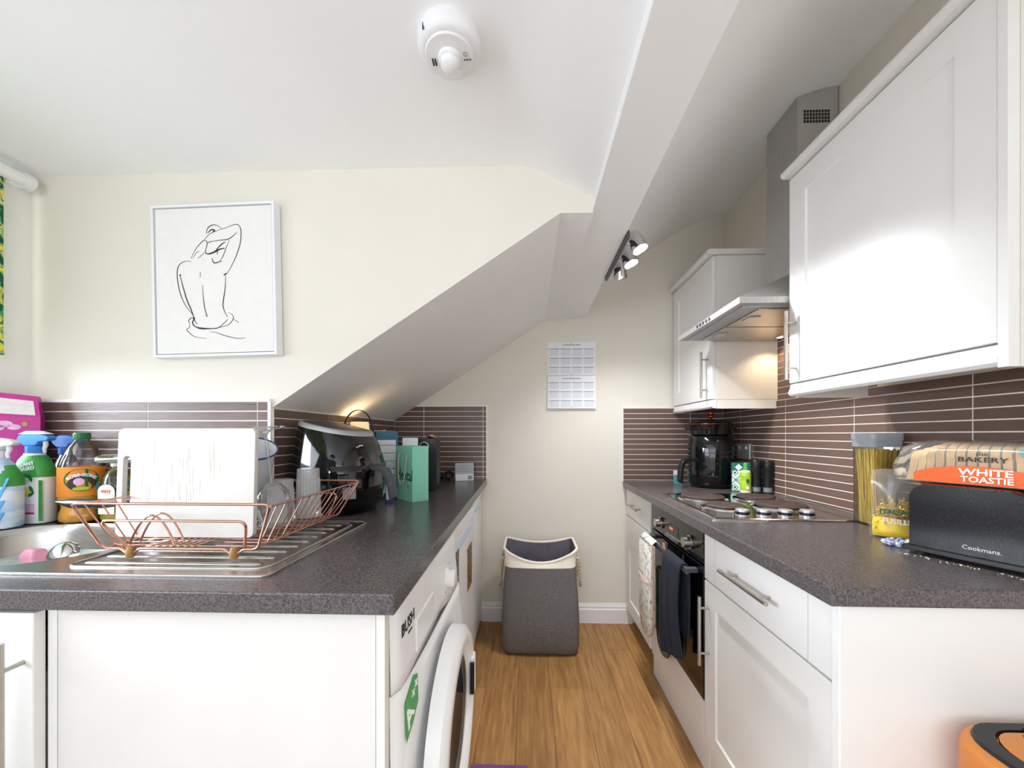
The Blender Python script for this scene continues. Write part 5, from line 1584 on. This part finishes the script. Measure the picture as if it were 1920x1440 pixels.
for q in range(4):
    cyl_patch(on_cyl(0.0250, 0.085 - q * 0.006), 0.025, lambda a: (0.012 * max(-1, min(1, 1.4 * math.cos(a))) - 0.006, 0.0008 * math.sin(a)), 8, t, 'green_cap', 'print_line')
# two black mills
for lab, loc in (('slim black mill on the left of the pair beside the lime bottle', (1.159, 1.982, RZ)), ('slim black mill on the right of the pair against the tiles', (1.203, 1.958, RZ))):
    t = thing('pepper_mill', lab, 'mill', loc)
    MB().lathe([(0.0225, 0), (0.0225, 0.008)], 28).part('base', 'black_matte', t, smooth=40)
    MB().lathe([(0.0215, 0.0082), (0.0215, 0.034)], 28).part('jar', 'clear_glass', t, smooth=40)
    MB().lathe([(0.0225, 0.0342), (0.0235, 0.125), (0.0245, 0.128), (0.0245, 0.162), (0.022, 0.167), (0, 0.167)], 28).part('body', 'black_plastic', t, smooth=40)
    MB().lathe([(0.019, 0.010), (0.019, 0.030)], 20).part('salt', 'grey_plastic', t, smooth=40)

# ------------------------------------------------------------------ right worktop, near end
# spaghetti jar
t = thing('spaghetti_jar', 'tall clear jar of spaghetti with grey lid against the tiles', 'jar', (1.145, 1.295, RZ))
jw, jd = 0.048, 0.042
MB().loft([[(x * s, y * s, z) for x, y in rrect(-jw, jw, -jd, jd, 0.014, 4)] for s, z in ((0.93, 0.0), (0.97, 0.004), (1.0, 0.258))], True, False).part('jar', 'clear', t, smooth=50)
MB().loft([[(x * s, y * s, z) for x, y in rrect(-jw, jw, -jd, jd, 0.014, 4)] for s, z in ((1.03, 0.256), (1.05, 0.260), (1.05, 0.276), (1.09, 0.279), (1.09, 0.296), (1.05, 0.301))]).part('lid', 'lid_grey', t, smooth=40)
sp = MB()
for k in range(190):
    x0_, y0_ = random.uniform(-0.8, 0.8) * jw, random.uniform(-0.8, 0.8) * jd
    x1_, y1_ = max(-0.88 * jw, min(0.88 * jw, x0_ + random.gauss(0, 0.014))), max(-0.86 * jd, min(0.86 * jd, y0_ + random.gauss(0, 0.010)))
    sp.cyl((x0_ * 0.92, y0_ * 0.92, 0.006), (x1_, y1_, random.uniform(0.238, 0.25)), 0.0015, n=5)
sp.part('spaghetti', 'pasta', t, kind='stuff')

# fusilli bag
t = thing('pasta_bag', 'half-full clear bag of fusilli between the spaghetti jar and the toaster', 'bag', (1.045, 1.125, RZ), math.radians(-38))
def bagpt(u, v_, side):
    # width narrows at the top, belly at the bottom
    w = 0.052 * (1 - 0.10 * v_) + 0.003 * math.sin(9 * v_)
    th_ = 0.030 * math.sin(PI * min(1, u)) * (1 - v_) ** 0.6 * (0.5 + 0.5 * min(1, v_ * 12)) + 0.0015 * math.sin(7 * u + 11 * v_) * v_ + 0.0008
    return (-w + 2 * w * u, side * th_ + 0.004 * math.sin(6 * v_) * v_, 0.0015 + 0.190 * v_ + 0.006 * math.sin(5 * u) * v_)
mb = MB()
mb.grid(lambda u, v_: bagpt(u, v_, -1), 16, 22)
mb.grid(lambda u, v_: bagpt(u, v_, 1), 16, 22)
mb.part('film', 'bag_film', t, smooth=70)
fu = MB()
for k in range(75):
    v_ = random.uniform(0.05, 0.56)
    u = random.uniform(0.12, 0.88)
    a = bagpt(u, v_, 1)
    c = Vector((a[0], random.uniform(-0.75, 0.75) * abs(a[1]), a[2]))
    dr_ = Vector((random.gauss(0, 1), random.gauss(0, 0.6), random.gauss(0, 1))).normalized()
    uu, ww, dd_ = axes_from(dr_)
    pts = []
    for j in range(13):
        s = j / 12
        an = s * 4 * PI
        pts.append(c + dd_ * (s - 0.5) * 0.026 + (uu * math.cos(an) + ww * math.sin(an)) * 0.0036)
    fu.tube(pts, 0.0017, 5)
fu.part('fusilli', 'fusilli', t, smooth=70, kind='stuff')
lab = MB()
lab.grid(lambda u, v_: (bagpt(0.06 + 0.88 * u, 0.02 + 0.28 * v_, -1)[0], bagpt(0.06 + 0.88 * u, 0.02 + 0.28 * v_, -1)[1] - 0.0012, bagpt(u, 0.02 + 0.28 * v_, -1)[2]), 12, 8)
lab.part('yellow_print', 'fusilli', t, smooth=70)
F = frame((0, -0.032, 0), (1, 0, 0), (0, 0, 1), (0, -1, 0))
text('ITALIAN', 'green_cap', t, F @ Matrix.Translation((0, 0.078, 0)), 0.018, bold=0.0005)
text('FUSILLI', 'white_ink', t, F @ Matrix.Translation((0, 0.052, 0)), 0.018, bold=0.0005)
text('PASTA', 'red_ink', t, F @ Matrix.Translation((0, 0.065, 0)), 0.011)

# scrunchie
t_ = []
for k in range(90):
    a = 2 * PI * k / 90
    r = 0.020 + 0.0035 * math.sin(a * 11)
    t_.append((0.985 + r * 1.25 * math.cos(a), 1.052 + r * math.sin(a), RZ + 0.0085 + 0.0025 * math.sin(a * 9)))
MB().tube(t_, [0.0055 + 0.0016 * math.sin(k * 1.3) for k in range(90)], 8, True).top('hair_scrunchie', 'scrunchie_blue', 'blue and white patterned hair scrunchie beside the toaster', 'scrunchie', loc=(0.985, 1.052, RZ), smooth=70)

# toaster
TRZ = math.atan2(-0.918, 0.396)
t = thing('toaster', 'black speckled toaster at the near end of the right worktop', 'toaster', (0.953, 0.994, RZ), TRZ)
TLn, TDp = 0.205, 0.165
pr_ = rrect(0.0, TLn, 0.022, 0.176, 0.04, 6)
def tring(y, s):
    cxx, czz = TLn / 2, 0.10
    return [(cxx + (x - cxx) * s, y, czz + (z - czz) * s if z > 0.05 else 0.022 + (z - 0.022) * 1.0) for x, z in pr_body]
pr_body = [(0.0, 0.022), (TLn, 0.022)] + [(TLn - 0.045 + 0.045 * math.cos(PI / 2 * k / 6), 0.131 + 0.045 * math.sin(PI / 2 * k / 6)) for k in range(7)] + [(0.035 - 0.035 * math.sin(PI / 2 * k / 6), 0.141 + 0.035 * math.cos(PI / 2 * k / 6)) for k in range(7)]
MB().loft([tring(0.004, 0.975), tring(0.0, 0.96)][::-1] + [tring(0.012, 1.0), tring(TDp - 0.012, 1.0), tring(TDp - 0.002, 0.975)]).part('body', 'toaster_black', t, smooth=35)
MB().box(-0.006, TLn + 0.006, -0.006, TDp + 0.004, 0.009, 0.0215).part('base', 'black_plastic', t, bevel=0.002)
for fx in (0.02, TLn - 0.02):
    for fy in (0.015, TDp - 0.02):
        MB().cyl((fx, fy, 0.0), (fx, fy, 0.0088), 0.009, n=14).part('foot', 'black_matte', t)
for yy in (0.055, 0.11):
    MB().box(0.03, TLn - 0.03, yy - 0.014, yy + 0.014, 0.1762, 0.1768).part('bread_slot', 'black_matte', t)
text('Cookmans.', 'silver_plastic', t, frame((0.125, -0.0008, 0.040), (1, 0, 0), (0, 0, 1), (0, -1, 0)), 0.013)

# bread in its bag, lying on the toaster
t = thing('bread_loaf', 'sliced white loaf in a clear bag with orange print lying on the toaster', 'bread', (0.953, 0.994, RZ + 0.1775), TRZ)
def slice_ring(sc=1.0):
    w, h = 0.058 * sc, 0.088 * sc
    pts = []
    for x, y in rrect(-w, w, 0.0, h * 0.72, 0.012, 3)[:8]: pts.append((x, y))
    for k in range(9):
        a = PI * k / 8
        pts.append((w * 1.06 * math.cos(a), h * 0.72 + h * 0.30 * math.sin(a)))
    return pts
sl0 = [(-0.055, 0.0), (0.055, 0.0), (0.0565, 0.055), (0.062, 0.068), (0.058, 0.084), (0.040, 0.093), (0.0, 0.096), (-0.040, 0.093), (-0.058, 0.084), (-0.062, 0.068), (-0.0565, 0.055)]
nsl = 13
crust_m = crumb_m = None
for k in range(nsl):
    xk = -0.020 + k * 0.0185
    taper = 0.80 + 0.20 * min(1, k / 3)
    lean = 0.012 * (1 - min(1, k / 9))
    y_c = 0.088
    s_ob = MB().loft([[(xk + 0.0 + lean * q[1] / 0.09 * 1.2, y_c + q[0] * taper, 0.0025 + q[1] * taper) for q in sl0], [(xk + 0.0135 + lean * q[1] / 0.09 * 1.2, y_c + q[0] * taper, 0.0025 + q[1] * taper) for q in sl0]]).part('slice', 'bread', t, smooth=50)
    MB().loft([[(xk + 0.001 + lean * q[1] / 0.09 * 1.2, y_c + q[0] * taper * 1.012, 0.0022 + q[1] * taper * 1.012) for q in sl0], [(xk + 0.0125 + lean * q[1] / 0.09 * 1.2, y_c + q[0] * taper * 1.012, 0.0022 + q[1] * taper * 1.012) for q in sl0]], False, False).part('crust', 'crust', s_ob, smooth=50)
bag_rings = []
for k, (xk, s) in enumerate(((-0.052, 0.42), (-0.042, 0.66), (-0.028, 0.90), (0.0, 1.05), (0.04, 1.08), (0.09, 1.07), (0.14, 1.09), (0.19, 1.08), (0.228, 1.06), (0.245, 0.95))):
    bag_rings.append([(xk + 0.004 * math.sin(3 * j + k), 0.088 + q[0] * s * (1 + 0.015 * math.sin(5 * j + 2 * k)), 0.0012 + q[1] * s * (1 + 0.010 * math.sin(4 * j + 3 * k))) for j, q in enumerate(sl0)])
MB().loft(bag_rings, True, True).part('bag', 'bag_film', t, smooth=40)
def band(u, v_):
    x = 0.002 + 0.238 * u
    z = 0.003 + (0.020 + 0.022 * math.sin(PI * min(1, u * 1.15)) ** 0.7) * v_
    y = 0.088 - 0.0595 - (0.0015 * (z / 0.05)) - 0.0025
    return (x, y, z)
MB().grid(band, 20, 6).part('orange_print', 'orange_print', t, smooth=60)
F = frame((0.118, 0.0242, 0.0), (1, 0, 0), (0, 0, 1), (0, -1, 0))
text('WHITE', 'white_ink', t, F @ Matrix.Translation((0.004, 0.031, 0)), 0.021, bold=0.0004, squeeze=1.25)
text('TOASTIE', 'white_ink', t, F @ Matrix.Translation((0.006, 0.0145, 0)), 0.0185, bold=0.0003, squeeze=1.1)
text('the', 'ink', t, F @ Matrix.Translation((0.0, 0.074, 0.0015)), 0.014)
text('BAKERY', 'ink', t, F @ Matrix.Translation((0.0, 0.060, 0.0015)), 0.0165, squeeze=1.3)
MB().lathe([(0.009, 0), (0.009, 0.0008)], 20, (0.062, 0.078, 0.0015), M=F, sy=1.1).part('round_sticker', 'aqua', t)
# crumbs in front of the toaster
mb = MB()
for k in range(60):
    s = random.random()
    bx_, by_ = 0.953 + 0.396 * 0.205 * s - 0.010 - random.random() * 0.02, 0.994 - 0.918 * 0.205 * s - 0.004 - random.random() * 0.008
    r = random.uniform(0.0006, 0.0017)
    mb.box(bx_, bx_ + r * 1.4, by_, by_ + r, RZ + 0.0003, RZ + r)
mb.top('crumbs', 'bread', 'scattered toast crumbs along the foot of the toaster', 'crumbs', loc=(0.98, 0.9, RZ), kind='stuff')

# ------------------------------------------------------------------ bin and mat
t = thing('pedal_bin', 'copper coloured bin with black rim at the lower right corner', 'bin', (0.990, 0.610, 0.0), 0.0)
def bin_ring(s, z): return [(x * s, y * s, z) for x, y in rrect(-0.215, 0.215, -0.15, 0.15, 0.075, 7)]
MB().loft([bin_ring(0.92, 0.0), bin_ring(0.94, 0.01), bin_ring(1.0, 0.615), bin_ring(0.99, 0.635), bin_ring(0.965, 0.645), bin_ring(0.93, 0.648)]).part('body', 'bin_copper', t, smooth=40)
MB().loft([bin_ring(0.928, 0.6482), bin_ring(0.915, 0.654), bin_ring(0.80, 0.654), bin_ring(0.79, 0.6482)], False, False).part('lid_frame', 'black_plastic', t, smooth=40)
MB().loft([bin_ring(0.785, 0.6484), bin_ring(0.78, 0.652), bin_ring(0.60, 0.656)]).part('lid', 'bin_copper', t, smooth=40)
MB().box(-0.09, 0.03, 0.028, 0.118, 0.6565, 0.661).part('lid_bridge', 'black_plastic', t, bevel=0.001)
MB().box(-0.205, 0.0, 0.95, 1.374, 0.0003, 0.007).top('floor_mat', 'purple', 'edge of a purple mat on the floor in front of the washing machine', 'mat', loc=(-0.1, 1.15, 0), bevel=0.002)
MB().box(-1.5, 0.72, -2.35, 0.55, 0.0003, 0.010).top('reflector', 'reflector_pale', 'wide pale reflector added on the floor behind the viewer to bounce light', 'reflector', loc=(-0.25, -0.9, 0), bevel=0.002)  # unseen pale sheet added to bounce neutral light up to the ceiling
